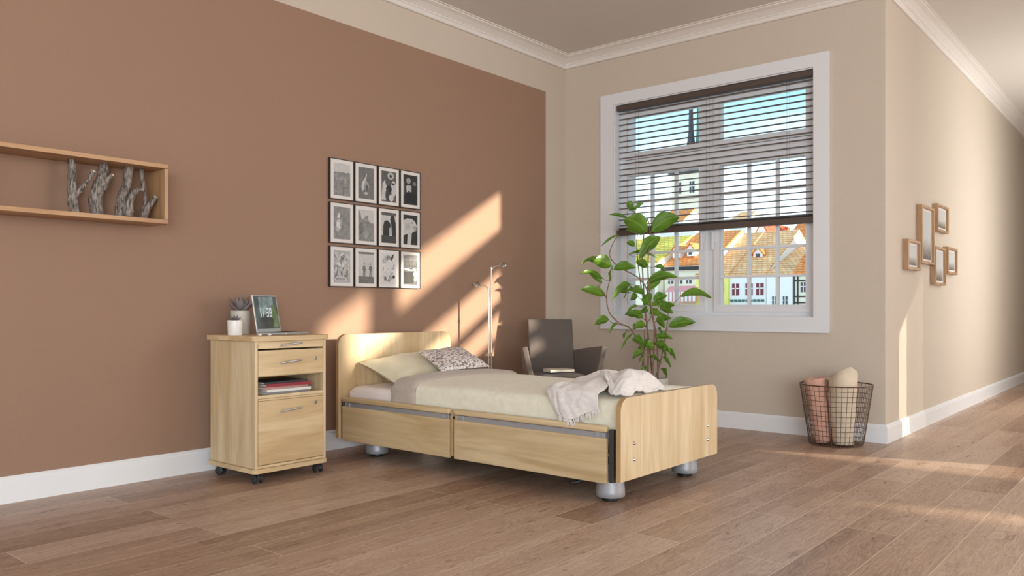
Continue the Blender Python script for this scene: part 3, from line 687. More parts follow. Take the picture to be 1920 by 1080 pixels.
# ------------------------------------------------------------------ succulents
M_succ = plain('mauve_grey_succulent', (.20, .17, .175), .6, var=.25, vscale=14)
M_soil = plain('potting_soil', (.05, .035, .025), .9, var=.4, vscale=60, bump=1, bscale=80)
M_pot1 = plain('stone_grey_glaze', (.50, .46, .40), .45, var=.05, vscale=4); M_pot2 = plain('white_glaze', (.78, .76, .72), .3)
def succulent(name, label, x, y, z, R, H, nl, LL, glaze):
    t = thing(name, label, 'plant', (x, y, z), 0, 'potted succulents on the cabinet')
    b = bmn(); lathe(b, [(0, 0), (R * .90, 0), (R * .93, .004), (R, H - .003), (R * .99, H), (R * .93, H), (R * .90, H - .012), (0, H - .012)], (0, 0, 0), 36); obj('pot', b, glaze, t, 1, local=True)
    b = bmn(); lathe(b, [(0, H - .008), (R * .9, H - .0115), (R * .9, H - .014), (0, H - .014)], (0, 0, 0), 24); obj('soil', b, M_soil, t, 1, local=True)
    b = bmn()
    for i in range(nl):
        a = i * 2.39996; tier = i / nl; el = radians(22 + 62 * tier); L = LL * (1 - .25 * tier) * random.uniform(.9, 1.1); d = Vector((cos(a) * cos(el), sin(a) * cos(el), sin(el))); s = Vector((-sin(a), cos(a), 0)); up = s.cross(d) * -1
        base_ = Vector((0, 0, H - .008)) + d * .006
        N = 7; rings = []
        for k in range(N + 1):
            q = k / N; w = LL * .20 * (sin(pi * min(1, q * .85 + .12)) ** .8) * (1 - q ** 5); th = w * .42; c = base_ + d * (L * q) + up * (-.12 * L * q * (1 - q) * 2) + Vector((0, 0, .16 * L * q * q))
            rings.append([b.verts.new(c + s * (w * cos(2 * pi * m / 8)) + up * (th * sin(2 * pi * m / 8))) for m in range(8)])
        for r0, r1 in zip(rings, rings[1:]):
            for m in range(8): b.faces.new((r0[m], r0[(m + 1) % 8], r1[(m + 1) % 8], r1[m]))
    obj('rosette', b, M_succ, t, 1, local=True)
succulent('potted_succulent', 'large succulent in a tall stone-grey pot behind the small white one', -4.44, 2.71, .8405, .062, .145, 17, .105, M_pot1)
succulent('potted_succulent', 'small succulent in a short white pot at the cabinet edge', -4.33, 2.605, .8405, .044, .088, 13, .040, M_pot2)
for x, y, lb in ((-4.10, 2.625, 'white pebble near the front edge of the cabinet top, left one'), (-4.08, 2.675, 'white pebble right beside the laptop on the cabinet top')):
    b = bmn(); bmesh.ops.create_icosphere(b, subdivisions=3, radius=.012); b.transform(Matrix.Translation((x, y, .8405 + .0066)) @ Matrix.Diagonal((1.1, .8, .55, 1)))
    obj('pebble', b, M_white, None, 1, label=lb, cat='pebble', group='white pebbles on the cabinet')

# ================================================================== SHELF BOX WITH DRIFTWOOD
M_pine = wood('honey_pine', (.56, .33, .17), (.42, .22, .10), (1, .12, 1)); M_pinev = wood('honey_pine_upright', (.56, .34, .18), (.42, .23, .11), (1, 1, .12))
SX0, SX1, SY0, SY1, SZ0, SZ1 = XW, -4.435, 1.24, 2.252, 1.478, 1.815
sh = thing('wall_shelf', 'honey pine box shelf on the terracotta wall holding pieces of driftwood', 'shelf', (XW, 1.75, SZ0))
obj('top_board', bbox_(SX0, SX1, SY0, SY1, SZ1 - .024, SZ1), M_pine, sh); obj('bottom_board', bbox_(SX0, SX1, SY0, SY1, SZ0, SZ0 + .024), M_pine, sh)
for a, c in ((SY0, SY0 + .022), (SY1 - .022, SY1)): obj('side_board', bbox_(SX0, SX1 - .001, a, c, SZ0 + .0245, SZ1 - .0245), M_pinev, sh)
m, t, bb = _new('weathered_driftwood'); bb.inputs['Roughness'].default_value = .85
c_ = t.nodes.new('ShaderNodeTexCoord'); mp_ = t.nodes.new('ShaderNodeMapping'); mp_.inputs['Scale'].default_value = (1, 1, .22); n_ = t.nodes.new('ShaderNodeTexNoise'); n_.inputs['Scale'].default_value = 120; n_.inputs['Detail'].default_value = 6
t.links.new(c_.outputs['Object'], mp_.inputs[0]); t.links.new(mp_.outputs[0], n_.inputs['Vector']); r_ = t.nodes.new('ShaderNodeValToRGB'); t.links.new(n_.outputs['Fac'], r_.inputs[0])
r_.color_ramp.elements[0].position = .36; r_.color_ramp.elements[0].color = (.055, .045, .04, 1); r_.color_ramp.elements[1].position = .66; r_.color_ramp.elements[1].color = (.36, .31, .27, 1); t.links.new(r_.outputs[0], bb.inputs['Base Color'])
bp_ = t.nodes.new('ShaderNodeBump'); bp_.inputs['Strength'].default_value = .8; bp_.inputs['Distance'].default_value = .004; t.links.new(n_.outputs['Fac'], bp_.inputs['Height']); t.links.new(bp_.outputs[0], bb.inputs['Normal'])
M_drift = m; M_cut = plain('pale_cut_wood', (.70, .60, .50), .8, var=.1, vscale=60)
def limb(bm, pts, R, n=12, seed=0):
    P = smooth_path(pts, 5); m_ = len(P)
    RR_ = [R[min(int(i / (m_ - 1) * (len(R) - 1)), len(R) - 2)] * (1 - (i / (m_ - 1) * (len(R) - 1)) % 1) + R[min(int(i / (m_ - 1) * (len(R) - 1)) + 1, len(R) - 1)] * ((i / (m_ - 1) * (len(R) - 1)) % 1) if i < m_ - 1 else R[-1] for i in range(m_)]
    k0 = len(bm.verts); tube(bm, P, RR_, n); bm.verts.ensure_lookup_table()
    for v in list(bm.verts)[k0:]:
        v.co += Vector((nz3(v.co * 40 + Vector((seed, 0, 0))), nz3(v.co * 40 + Vector((0, seed, 7))), 0)) * .006
    return P, RR_
BX = -4.545
def branch(label, main, R, side, Rs):
    t = thing('driftwood_branch', label, 'driftwood', (BX, main[0][0], SZ0 + .0245), 0, 'driftwood pieces in the box shelf')
    b = bmn(); limb(b, [(BX + (p[2] if len(p) > 2 else 0), p[0], p[1]) for p in main], R, 14, len(label)); obj('trunk', b, M_drift, t, 1)
    b = bmn(); P, Q = limb(b, [(BX + p[2], p[0], p[1]) for p in side], Rs, 12, 3); tw = obj('side_twig', b, M_drift, t, 1)
    b = bmn(); d = (P[-1] - P[-2]).normalized(); tube(b, [P[-1] - d * .002, P[-1] + d * .003], Rs[-1] * 1.0, 12); obj('cut_end', b, M_cut, tw, 1, label='pale sawn end')
zb, zt = SZ0 + .025, SZ1 - .025
branch('driftwood with a twig ending in a pale sawn face, leftmost in view', [(1.795, zb), (1.775, 1.60, .01), (1.78, 1.70), (1.775, zt)], [.026, .024, .022, .020], [(1.790, 1.60, .01), (1.83, 1.66, .03), (1.868, 1.735, .05)], [.016, .012, .011])
branch('dark thick curved driftwood with a short stub near its top, second from the left', [(1.908, zb), (1.898, 1.60, .0), (1.925, 1.70, .01), (1.945, zt)], [.034, .034, .030, .024], [(1.925, 1.64, .02), (1.950, 1.70, .035), (1.968, 1.728, .05)], [.018, .013, .009])
branch('grey forked driftwood whose front fork curls to the right, second from the right', [(2.035, zb), (2.040, 1.60, .0), (2.068, 1.70, .0), (2.078, zt)], [.034, .028, .024, .026], [(2.062, 1.515, .03), (2.065, 1.60, .045), (2.095, 1.655, .055), (2.130, 1.664, .06)], [.028, .020, .014, .010])
branch('thin straight driftwood with a thick low stub, nearest the right end of the shelf', [(2.168, 1.56, -.01), (2.172, 1.62), (2.155, 1.72), (2.148, zt)], [.014, .012, .011, .012], [(2.150, zb, .015), (2.172, 1.565, .02), (2.215, 1.632, .035)], [.024, .019, .013])

# ================================================================== FRAMED PICTURES ON THE TERRACOTTA WALL
M_frame = plain('thin_dark_frame', (.030, .022, .018), .4); M_mount = plain('off_white_mount', (.70, .66, .63), .6)
GREY = []
for i in range(11):
    g = (i / 10) ** 1.8 * .72 + .006
    GREY.append(plain('print_tone_%d' % i, (g, g * .985, g * .97), .5, var=.24 if i < 7 else .09, vscale=38))
def ell(cx, cy, rx, ry, a=0, n=18): return [(cx + rx * cos(2 * pi * k / n) * cos(a) - ry * sin(2 * pi * k / n) * sin(a), cy + rx * cos(2 * pi * k / n) * sin(a) + ry * sin(2 * pi * k / n) * cos(a)) for k in range(n)]
def rect(x0, y0, x1, y1): return [(x0, y0), (x1, y0), (x1, y1), (x0, y1)]
rnd = random.Random(3)
def blobs(n, tones, sx=.12, sy=.06, x=(.1, .9), y=(.1, .9)): return [(rnd.choice(tones), ell(rnd.uniform(*x), rnd.uniform(*y), sx * rnd.uniform(.4, 1), sy * rnd.uniform(.4, 1), rnd.uniform(0, 3), 9)) for _ in range(n)]
def man(cx, s=1.0, t=2): return [(t, ell(cx, .60 + .02 * s, .045, .028)), (t, [(cx - .08, .56), (cx + .07, .57), (cx + .10, .42), (cx + .06, .38), (cx + .07, .22), (cx + .02, .22), (cx, .36), (cx - .03, .22), (cx - .09, .22), (cx - .06, .40), (cx - .11, .44)])]
PRINTS = [
 ('a misty tree line', [(5, rect(0, 0, 1, 1)), (8, rect(0, .70, 1, 1))] + [(5, ell(.1 + .16 * i, .69, .10, .03 + .02 * (i % 2))) for i in range(6)] + blobs(16, [4, 6], .16, .05, y=(.08, .6))),
 ('a pale bent figure on grey', [(4, rect(0, 0, 1, 1)), (8, [(.25, .22), (.20, .38), (.28, .55), (.42, .66), (.52, .80), (.56, .78), (.50, .62), (.40, .50), (.36, .30)]), (6, ell(.52, .42, .16, .15, .5)), (3, ell(.55, .36, .08, .10)), (7, ell(.5, .18, .14, .04))]),
 ('crowded light and dark shapes', [(3, rect(0, 0, 1, 1)), (8, [(.0, .05), (.30, .05), (.38, .45), (.22, .70), (.08, .60)]), (7, ell(.62, .86, .22, .12)), (1, ell(.62, .85, .08, .05)), (8, ell(.82, .45, .18, .26)), (1, ell(.50, .42, .20, .12)), (2, ell(.42, .22, .16, .20)), (8, ell(.66, .14, .16, .12)), (1, ell(.80, .60, .1, .04))]),
 ('pale figures in near darkness', [(1, rect(0, 0, 1, 1)), (6, ell(.36, .80, .16, .10)), (7, ell(.38, .56, .20, .10)), (8, [(.22, .42), (.32, .40), (.34, .66), (.24, .62)]), (7, [(.44, .42), (.56, .44), (.56, .66), (.48, .64)]), (4, ell(.78, .72, .14, .07)), (3, rect(0, .3, .1, .75)), (0, rect(.15, .05, .95, .38))]),
 ('a figure with a tall pointed hat', [(5, rect(0, 0, 1, 1)), (9, [(.20, .66), (.40, .64), (.34, .84)]), (8, ell(.32, .46, .17, .16)), (9, ell(.30, .40, .12, .12)), (7, ell(.22, .30, .12, .07)), (6, ell(.45, .50, .08, .14))]),
 ('grey ruins below a pale sky', [(8, rect(0, 0, 1, 1)), (5, [(0, 0), (1, 0), (1, .58), (.80, .60), (.66, .64), (.62, .80), (.48, .84), (.40, .72), (.22, .70), (.12, .92), (0, .98)]), (6, ell(.5, .25, .10, .2)), (6, ell(.45, .68, .14, .05)), (4, ell(.2, .4, .12, .2))]),
 ('a dark bear facing a figure', [(8, rect(0, 0, 1, 1)), (3, rect(0, .90, 1, 1)), (2, rect(0, 0, 1, .24)), (1, [(.10, .24), (.12, .56), (.20, .72), (.40, .74), (.58, .66), (.66, .52), (.56, .44), (.50, .24)]), (1, [(.72, .24), (.66, .60), (.58, .78), (.66, .92), (.86, .90), (.96, .66), (.98, .24)]), (7, ell(.60, .38, .10, .14))]),
 ('pale clenched hand against black', [(1, rect(0, 0, 1, 1)), (8, [(.0, .30), (.0, .80), (.25, .88), (.60, .88), (.84, .78), (.96, .66), (.90, .50), (.60, .40), (.52, .0), (.26, .0), (.30, .36)]), (6, ell(.82, .60, .12, .05)), (6, ell(.84, .50, .10, .04)), (4, ell(.60, .74, .10, .02)), (7, ell(.3, .6, .2, .12))]),
 ('tangled flowers in light grey', [(7, rect(0, 0, 1, 1))] + blobs(60, [4, 5, 8, 9, 8], .13, .06) + [(8, ell(.4, .12, .34, .10)), (6, ell(.4, .12, .28, .05))]),
 ('two dark standing figures', [(8, rect(0, 0, 1, 1)), (4, rect(0, .93, 1, 1)), (4, rect(0, 0, 1, .22))] + man(.38, t=4) + man(.78, t=4)),
 ('scattered black blots on white', [(9, rect(0, 0, 1, 1))] + blobs(34, [5, 6, 7, 8], .10, .05) + [(2, ell(.72, .88, .14, .05, .8)), (5, ell(.45, .84, .14, .10)), (2, ell(.82, .24, .09, .06)), (4, ell(.25, .18, .08, .08)), (9, ell(.5, .55, .24, .26)), (3, ell(.44, .50, .07, .008)), (3, ell(.72, .5, .05, .012))]),
 ('a dark shore under cloud', [(3, rect(0, 0, 1, 1)), (5, rect(0, .80, 1, 1)), (4, rect(0, .66, 1, .80))] + [(2, rect(.05 + .12 * i, .60, .09 + .12 * i, .68 + .05 * (i % 3))) for i in range(8)] + [(8, ell(.5, .52, .44, .05)), (2, ell(.55, .54, .16, .025)), (0, rect(0, .04, .72, .44)), (8, ell(.86, .36, .14, .12)), (6, ell(.85, .18, .12, .06))])]
FW, FH = .213, .2905
for r in range(3):
    for c in range(4):
        lb, shapes = PRINTS[r * 4 + c]
        y0 = 3.521 + c * .2205; z1 = 2.064 - r * .3105
        t = thing('picture_frame', 'thin dark framed print of ' + lb + ' on the terracotta wall', 'picture frame', (XW, y0 + FW / 2, z1 - FH), 0, 'twelve black and white prints on the terracotta wall')
        xf = XW + .024
        def ring(x0, x1, ya, yb, za, zb_, w):
            b = bmn()
            box(b, x0, x1, ya, ya + w, za, zb_); box(b, x0, x1, yb - w, yb, za, zb_); box(b, x0, x1, ya + w, yb - w, za, za + w); box(b, x0, x1, ya + w, yb - w, zb_ - w, zb_); return b
        obj('frame_rim', ring(XW + .001, xf, y0, y0 + FW, z1 - FH, z1, .0055), M_frame, t)
        b = bmn(); box(b, XW + .002, xf - .005, y0 + .005, y0 + FW - .005, z1 - FH + .005, z1 - .005); mt_ = obj('mount', b, M_mount, t)
        b = bmn(); py0, py1, pz0, pz1 = y0 + .034, y0 + FW - .032, z1 - FH + .030, z1 - .030; used = {}
        for k, (tone, poly) in enumerate(shapes):
            if tone not in used: used[tone] = len(used)
            P2 = [(min(1, max(0, u)), min(1, max(0, v))) for u, v in poly]
            Q = []
            for p in P2:
                if not Q or (abs(p[0] - Q[-1][0]) + abs(p[1] - Q[-1][1])) > 1e-4: Q.append(p)
            if len(Q) < 3: continue
            f = b.faces.new([b.verts.new((xf - .0047 + k * .00004, py0 + u * (py1 - py0), pz0 + v * (pz1 - pz0))) for u, v in Q]); f.material_index = used[tone]
        me_ = [GREY[t2] for t2 in used]; o = obj('print', b, me_, mt_)

# ------------------------------------------------------------------ wooden frames on the right wall
M_oakf = wood('oak_frame', (.50, .31, .16), (.38, .22, .11), (1, 1, .15))
m, t, bb = _new('hazy_landscape_print'); bb.inputs['Roughness'].default_value = .25
c_ = t.nodes.new('ShaderNodeTexCoord'); s_ = t.nodes.new('ShaderNodeSeparateXYZ'); n_ = t.nodes.new('ShaderNodeTexNoise'); n_.inputs['Scale'].default_value = 22; n_.inputs['Detail'].default_value = 5
t.links.new(c_.outputs['Generated'], s_.inputs[0]); t.links.new(c_.outputs['Object'], n_.inputs['Vector']); a_ = t.nodes.new('ShaderNodeMath'); a_.operation = 'MULTIPLY_ADD'; a_.inputs[1].default_value = .35; t.links.new(n_.outputs['Fac'], a_.inputs[0]); t.links.new(s_.outputs['Z'], a_.inputs[2])
r_ = t.nodes.new('ShaderNodeValToRGB'); t.links.new(a_.outputs[0], r_.inputs[0]); r_.color_ramp.elements[0].position = .22; r_.color_ramp.elements[0].color = (.16, .14, .13, 1); r_.color_ramp.elements[1].position = .62; r_.color_ramp.elements[1].color = (.66, .68, .68, 1)
e = r_.color_ramp.elements.new(.38); e.color = (.36, .35, .33, 1); t.links.new(r_.outputs[0], bb.inputs['Base Color']); M_haze = m
for ya, yb, za, zb_, lb in ((6.815, 7.20, 1.305, 1.545, 'small oak frame nearest the wall corner'), (7.245, 7.68, 1.372, 1.858, 'tallest oak frame, right of the one nearest the corner'),
                        (7.785, 8.215, 1.678, 1.918, 'upper oak frame at the right edge of the photo'), (7.705, 8.11, 1.204, 1.540, 'low upright oak frame, right of the tallest frame'), (8.18, 8.58, 1.315, 1.562, 'oak frame farthest along the right wall, cut by the photo edge')):
    t = thing('wooden_picture_frame', lb + ', showing a hazy landscape', 'picture frame', (XR, (ya + yb) / 2, za), 0, 'oak frames on the right wall')
    b = bmn(); w = .034; d = .042
    box(b, XR + .001, XR + d, ya, ya + w, za, zb_); box(b, XR + .001, XR + d, yb - w, yb, za, zb_); box(b, XR + .001, XR + d, ya + w, yb - w, za, za + .022); box(b, XR + .001, XR + d, ya + w, yb - w, zb_ - .022, zb_); bevel_all(b, .002, 1)
    obj('frame_rim', b, M_oakf, t)
    b = bmn(); box(b, XR + .002, XR + d - .018, ya + w - .003, yb - w + .003, za + .020, zb_ - .020); mt_ = obj('mount', b, M_mount, t)
    b = bmn(); box(b, XR + .006, XR + d - .017, ya + w + .028, yb - w - .028, za + .040, zb_ - .040); obj('print', b, M_haze, mt_)

# ================================================================== ARMCHAIR
M_felt = plain('taupe_felt', (.115, .093, .082), .9, var=.05, vscale=60, bump=.3, bscale=300, sheen=.1)
ch = thing('armchair', 'dark taupe tub armchair standing in the corner behind the bed', 'armchair', (-4.04, 5.41, 0), radians(51))
def shell(pts_b, pts_t, th, name, n=10):
    """upholstered panel between a lower and an upper polyline"""
    Pb, Pt = smooth_path(pts_b, 5), smooth_path(pts_t, 5); N = len(Pb) - 1
    b = bmn(); grid(b, lambda u, v: Pb[round(u * N)].lerp(Pt[round(u * N)], v) + Vector((0, 0, 0)), N, n)
    o = obj(name, b, M_felt, ch, 2, local=True)
    md = o.modifiers.new('thick', 'SOLIDIFY'); md.thickness = th; md.offset = 0
    bv = o.modifiers.new('soft', 'BEVEL'); bv.width = .008; bv.segments = 3; bv.limit_method = 'ANGLE'; bv.angle_limit = radians(50)
    return o
shell([(-.20, .18, .36), (0, .20, .36), (.20, .18, .36)], [(-.200, .29, .900), (0, .305, .903), (.200, .29, .900)], .045, 'backrest')
for s in (-1, 1):
    shell([(s * .215, .20, .34), (s * .245, .05, .30), (s * .245, -.25, .30)], [(s * .215, .245, .635), (s * .275, .08, .660), (s * .335, -.24, .690)], .045, 'armrest')
b = bmn(); grid(b, lambda u, v: Vector(((u - .5) * .43, -.26 + v * .43, .455 + .02 * sin(pi * u) * sin(pi * v) - .012 * (abs(2 * u - 1) ** 6))), 14, 14)
e = bmesh.ops.extrude_face_region(b, geom=b.faces[:])
for q in e['geom']:
    if isinstance(q, bmesh.types.BMVert): q.co.z = .30
obj('seat', b, M_felt, ch, 1, local=True)
for sx, sy in ((-1, -1), (1, -1), (-1, 1), (1, 1)):
    b = bmn(); tube(b, [(sx * .20, -.045 + sy * .19, 0), (sx * .185, -.045 + sy * .17, .302)], [.013, .018], 12); obj('leg', b, M_darksteel, ch, 1, local=True)
bk = thing('book', 'pale closed book lying on the seat of the taupe armchair', 'book', (-3.985, 5.345, .4775), radians(62))
b = bmn(); box(b, -.105, .105, -.075, .075, .002, .020); obj('pages', b, M_pages, bk, local=True)
b = bmn(); box(b, -.108, .108, -.079, .077, .020, .022); box(b, -.108, .108, -.079, .077, 0, .002); box(b, -.108, .108, -.079, -.076, 0, .022); obj('hard_cover', b, plain('cream_cover', (.72, .66, .56), .5), bk, local=True)

# ================================================================== FLOOR LAMP
M_nickel = plain('brushed_nickel', (.40, .36, .32), .25, .95)
lp = thing('floor_lamp', 'thin nickel floor lamp with two small reading heads behind the bed', 'floor lamp', (-4.378, 4.94, 0), radians(40))
b = bmn(); lathe(b, [(0, 0), (.120, 0), (.122, .004), (.120, .012), (.02, .016), (.012, .03), (0, .03)], (0, 0, 0), 40); obj('base', b, M_nickel, lp, 1, local=True)
for x, ph, dx, hz, hd in ((.008, 1.345, .085, 1.352, .1), (-.012, 1.187, -.085, 1.190, .1)):
    b = bmn(); s = 1 if dx > 0 else -1
    tube(b, smooth_path([(x, 0, .016), (x, 0, .5), (x, 0, ph - .075), (x + s * .004, 0, ph - .035), (x + s * .030, 0, ph - .004), (x + s * .06, 0, ph), (x + dx, 0, ph)], 6), .0055, 10); st = obj('pole', b, M_nickel, lp, 1, local=True)
    b = bmn(); tube(b, [(x, 0, .93), (x, 0, .955)], .009, 14); obj('collar', b, M_nickel, lp, 1, local=True)
    hm = bmn(); lathe(hm, [(.0, .030), (.012, .029), (.024, .022), (.030, .010), (.032, -.004), (.030, -.006), (.029, -.003), (.026, .008), (.014, .020), (0, .022)], (0, 0, 0), 28)
    hm.transform(Matrix.Translation((x + dx + s * .018, 0, ph + .004)) @ Matrix.Rotation(radians(s * 14), 4, 'Y')); hd_ = obj('lamp_shade', hm, M_nickel, lp, 1, local=True)
    b = bmn(); bmesh.ops.create_uvsphere(b, u_segments=16, v_segments=10, radius=.015); b.transform(Matrix.Translation((x + dx + s * .018, 0, ph + .004))); bu = obj('bulb', b, plain('bulb_glass', (.8, .78, .74), .2) if 'bulb_glass' not in MATS else MATS['bulb_glass'], lp, 1, local=True); bu.parent = hd_

# ================================================================== TALL PLANT
M_leaf = None
m, t, bb = _new('glossy_green_leaf'); bb.inputs['Roughness'].default_value = .32; bb.inputs['Coat Weight'].default_value = .25; bb.inputs['Coat Roughness'].default_value = .25
uv = t.nodes.new('ShaderNodeUVMap'); s_ = t.nodes.new('ShaderNodeSeparateXYZ'); t.links.new(uv.outputs[0], s_.inputs[0])
a1 = t.nodes.new('ShaderNodeMath'); a1.operation = 'SUBTRACT'; a1.inputs[1].default_value = .5; t.links.new(s_.outputs['X'], a1.inputs[0]); a2 = t.nodes.new('ShaderNodeMath'); a2.operation = 'ABSOLUTE'; t.links.new(a1.outputs[0], a2.inputs[0])
mr = t.nodes.new('ShaderNodeMapRange'); mr.inputs['From Min'].default_value = .015; mr.inputs['From Max'].default_value = .05; t.links.new(a2.outputs[0], mr.inputs['Value'])
c_ = t.nodes.new('ShaderNodeTexCoord'); n_ = t.nodes.new('ShaderNodeTexNoise'); n_.inputs['Scale'].default_value = 9; t.links.new(c_.outputs['Object'], n_.inputs['Vector'])
r_ = t.nodes.new('ShaderNodeValToRGB'); t.links.new(n_.outputs['Fac'], r_.inputs[0]); r_.color_ramp.elements[0].position = .3; r_.color_ramp.elements[0].color = (.062, .155, .012, 1); r_.color_ramp.elements[1].position = .7; r_.color_ramp.elements[1].color = (.160, .325, .034, 1)
mx_ = t.nodes.new('ShaderNodeMixRGB'); t.links.new(mr.outputs[0], mx_.inputs[0]); mx_.inputs[1].default_value = (.24, .38, .10, 1); t.links.new(r_.outputs[0], mx_.inputs[2]); t.links.new(mx_.outputs[0], bb.inputs['Base Color'])
tl = t.nodes.new('ShaderNodeBsdfTranslucent'); tl.inputs[0].default_value = (.22, .42, .04, 1); ms = t.nodes.new('ShaderNodeMixShader'); ms.inputs[0].default_value = .22
t.links.new(bb.outputs[0], ms.inputs[1]); t.links.new(tl.outputs[0], ms.inputs[2]); t.links.new(ms.outputs[0], t.nodes['Material Output'].inputs[0]); M_leaf = m
M_stem = plain('brown_woody_stem', (.22, .13, .085), .7, var=.25, vscale=60)
pl = thing('potted_plant', 'tall leafy green plant in a pale round pot in front of the window', 'plant', (-3.509, 6.0, 0), radians(40))
b = bmn(); lathe(b, [(0, 0), (.133, 0), (.138, .006), (.160, .400), (.160, .410), (.153, .412), (.148, .405), (.146, .380), (0, .380)], (0, 0, 0), 48); obj('pot', b, plain('pale_ceramic', (.60, .56, .51), .55, var=.04, vscale=5), pl, 1, local=True)
b = bmn(); lathe(b, [(0, .393), (.05, .395), (.147, .385), (.147, .379), (0, .379)], (0, 0, 0), 30); obj('soil', b, M_soil, pl, 1, local=True)
def leaf(bm, uvl, p0, p1, w, rr):
    p0, p1 = Vector(p0), Vector(p1); d = p1 - p0; L = d.length
    w = min(w, L * .72 + .012); dn = d.normalized()
    up = Vector((0, 0, 1)); side = dn.cross(up)
    if side.length < .25: side = Vector((1, .3, 0))
    side.normalize(); nrm = side.cross(dn).normalized()
    if nrm.z < 0: nrm = -nrm
    roll = rr.uniform(-.5, .5) + (.65 if d.x > 0 else -.65) * (1 if abs(d.x) > abs(d.z) else 0)
    # blades hang a little open to the room
    roll = rr.uniform(.75, 1.25) * (1 if side.y > 0 else -1)
    R = Matrix.Rotation(roll, 3, dn); side = R @ side; nrm = R @ nrm
    if nrm.y > 0 and nrm.z < .1: nrm = -nrm
    NL, NW = 12, 6; arch = rr.uniform(.08, .16) * L
    V = []
    for i in range(NL + 1):
        q = i / NL; wid = w * .5 * (sin(pi * q ** .85) ** .75) * (1 - .12 * q) if 0 < q < 1 else .0006
        c = p0 + d * q + Vector((0, 0, 1)) * arch * sin(pi * q) * 1.0
        V.append([bm.verts.new(c + side * (wid * s_) + nrm * (wid * .30 * s_ * s_ + .004 * sin(q * 14 + s_ * 2) * abs(s_))) for s_ in [(j / NW) * 2 - 1 for j in range(NW + 1)]])
    for i in range(NL):
        for j in range(NW):
            f = bm.faces.new((V[i][j], V[i + 1][j], V[i + 1][j + 1], V[i][j + 1]))
            for lp_, (a, c) in zip(f.loops, ((i, j), (i + 1, j), (i + 1, j + 1), (i, j + 1))): lp_[uvl].uv = (c / NW, a / NL)
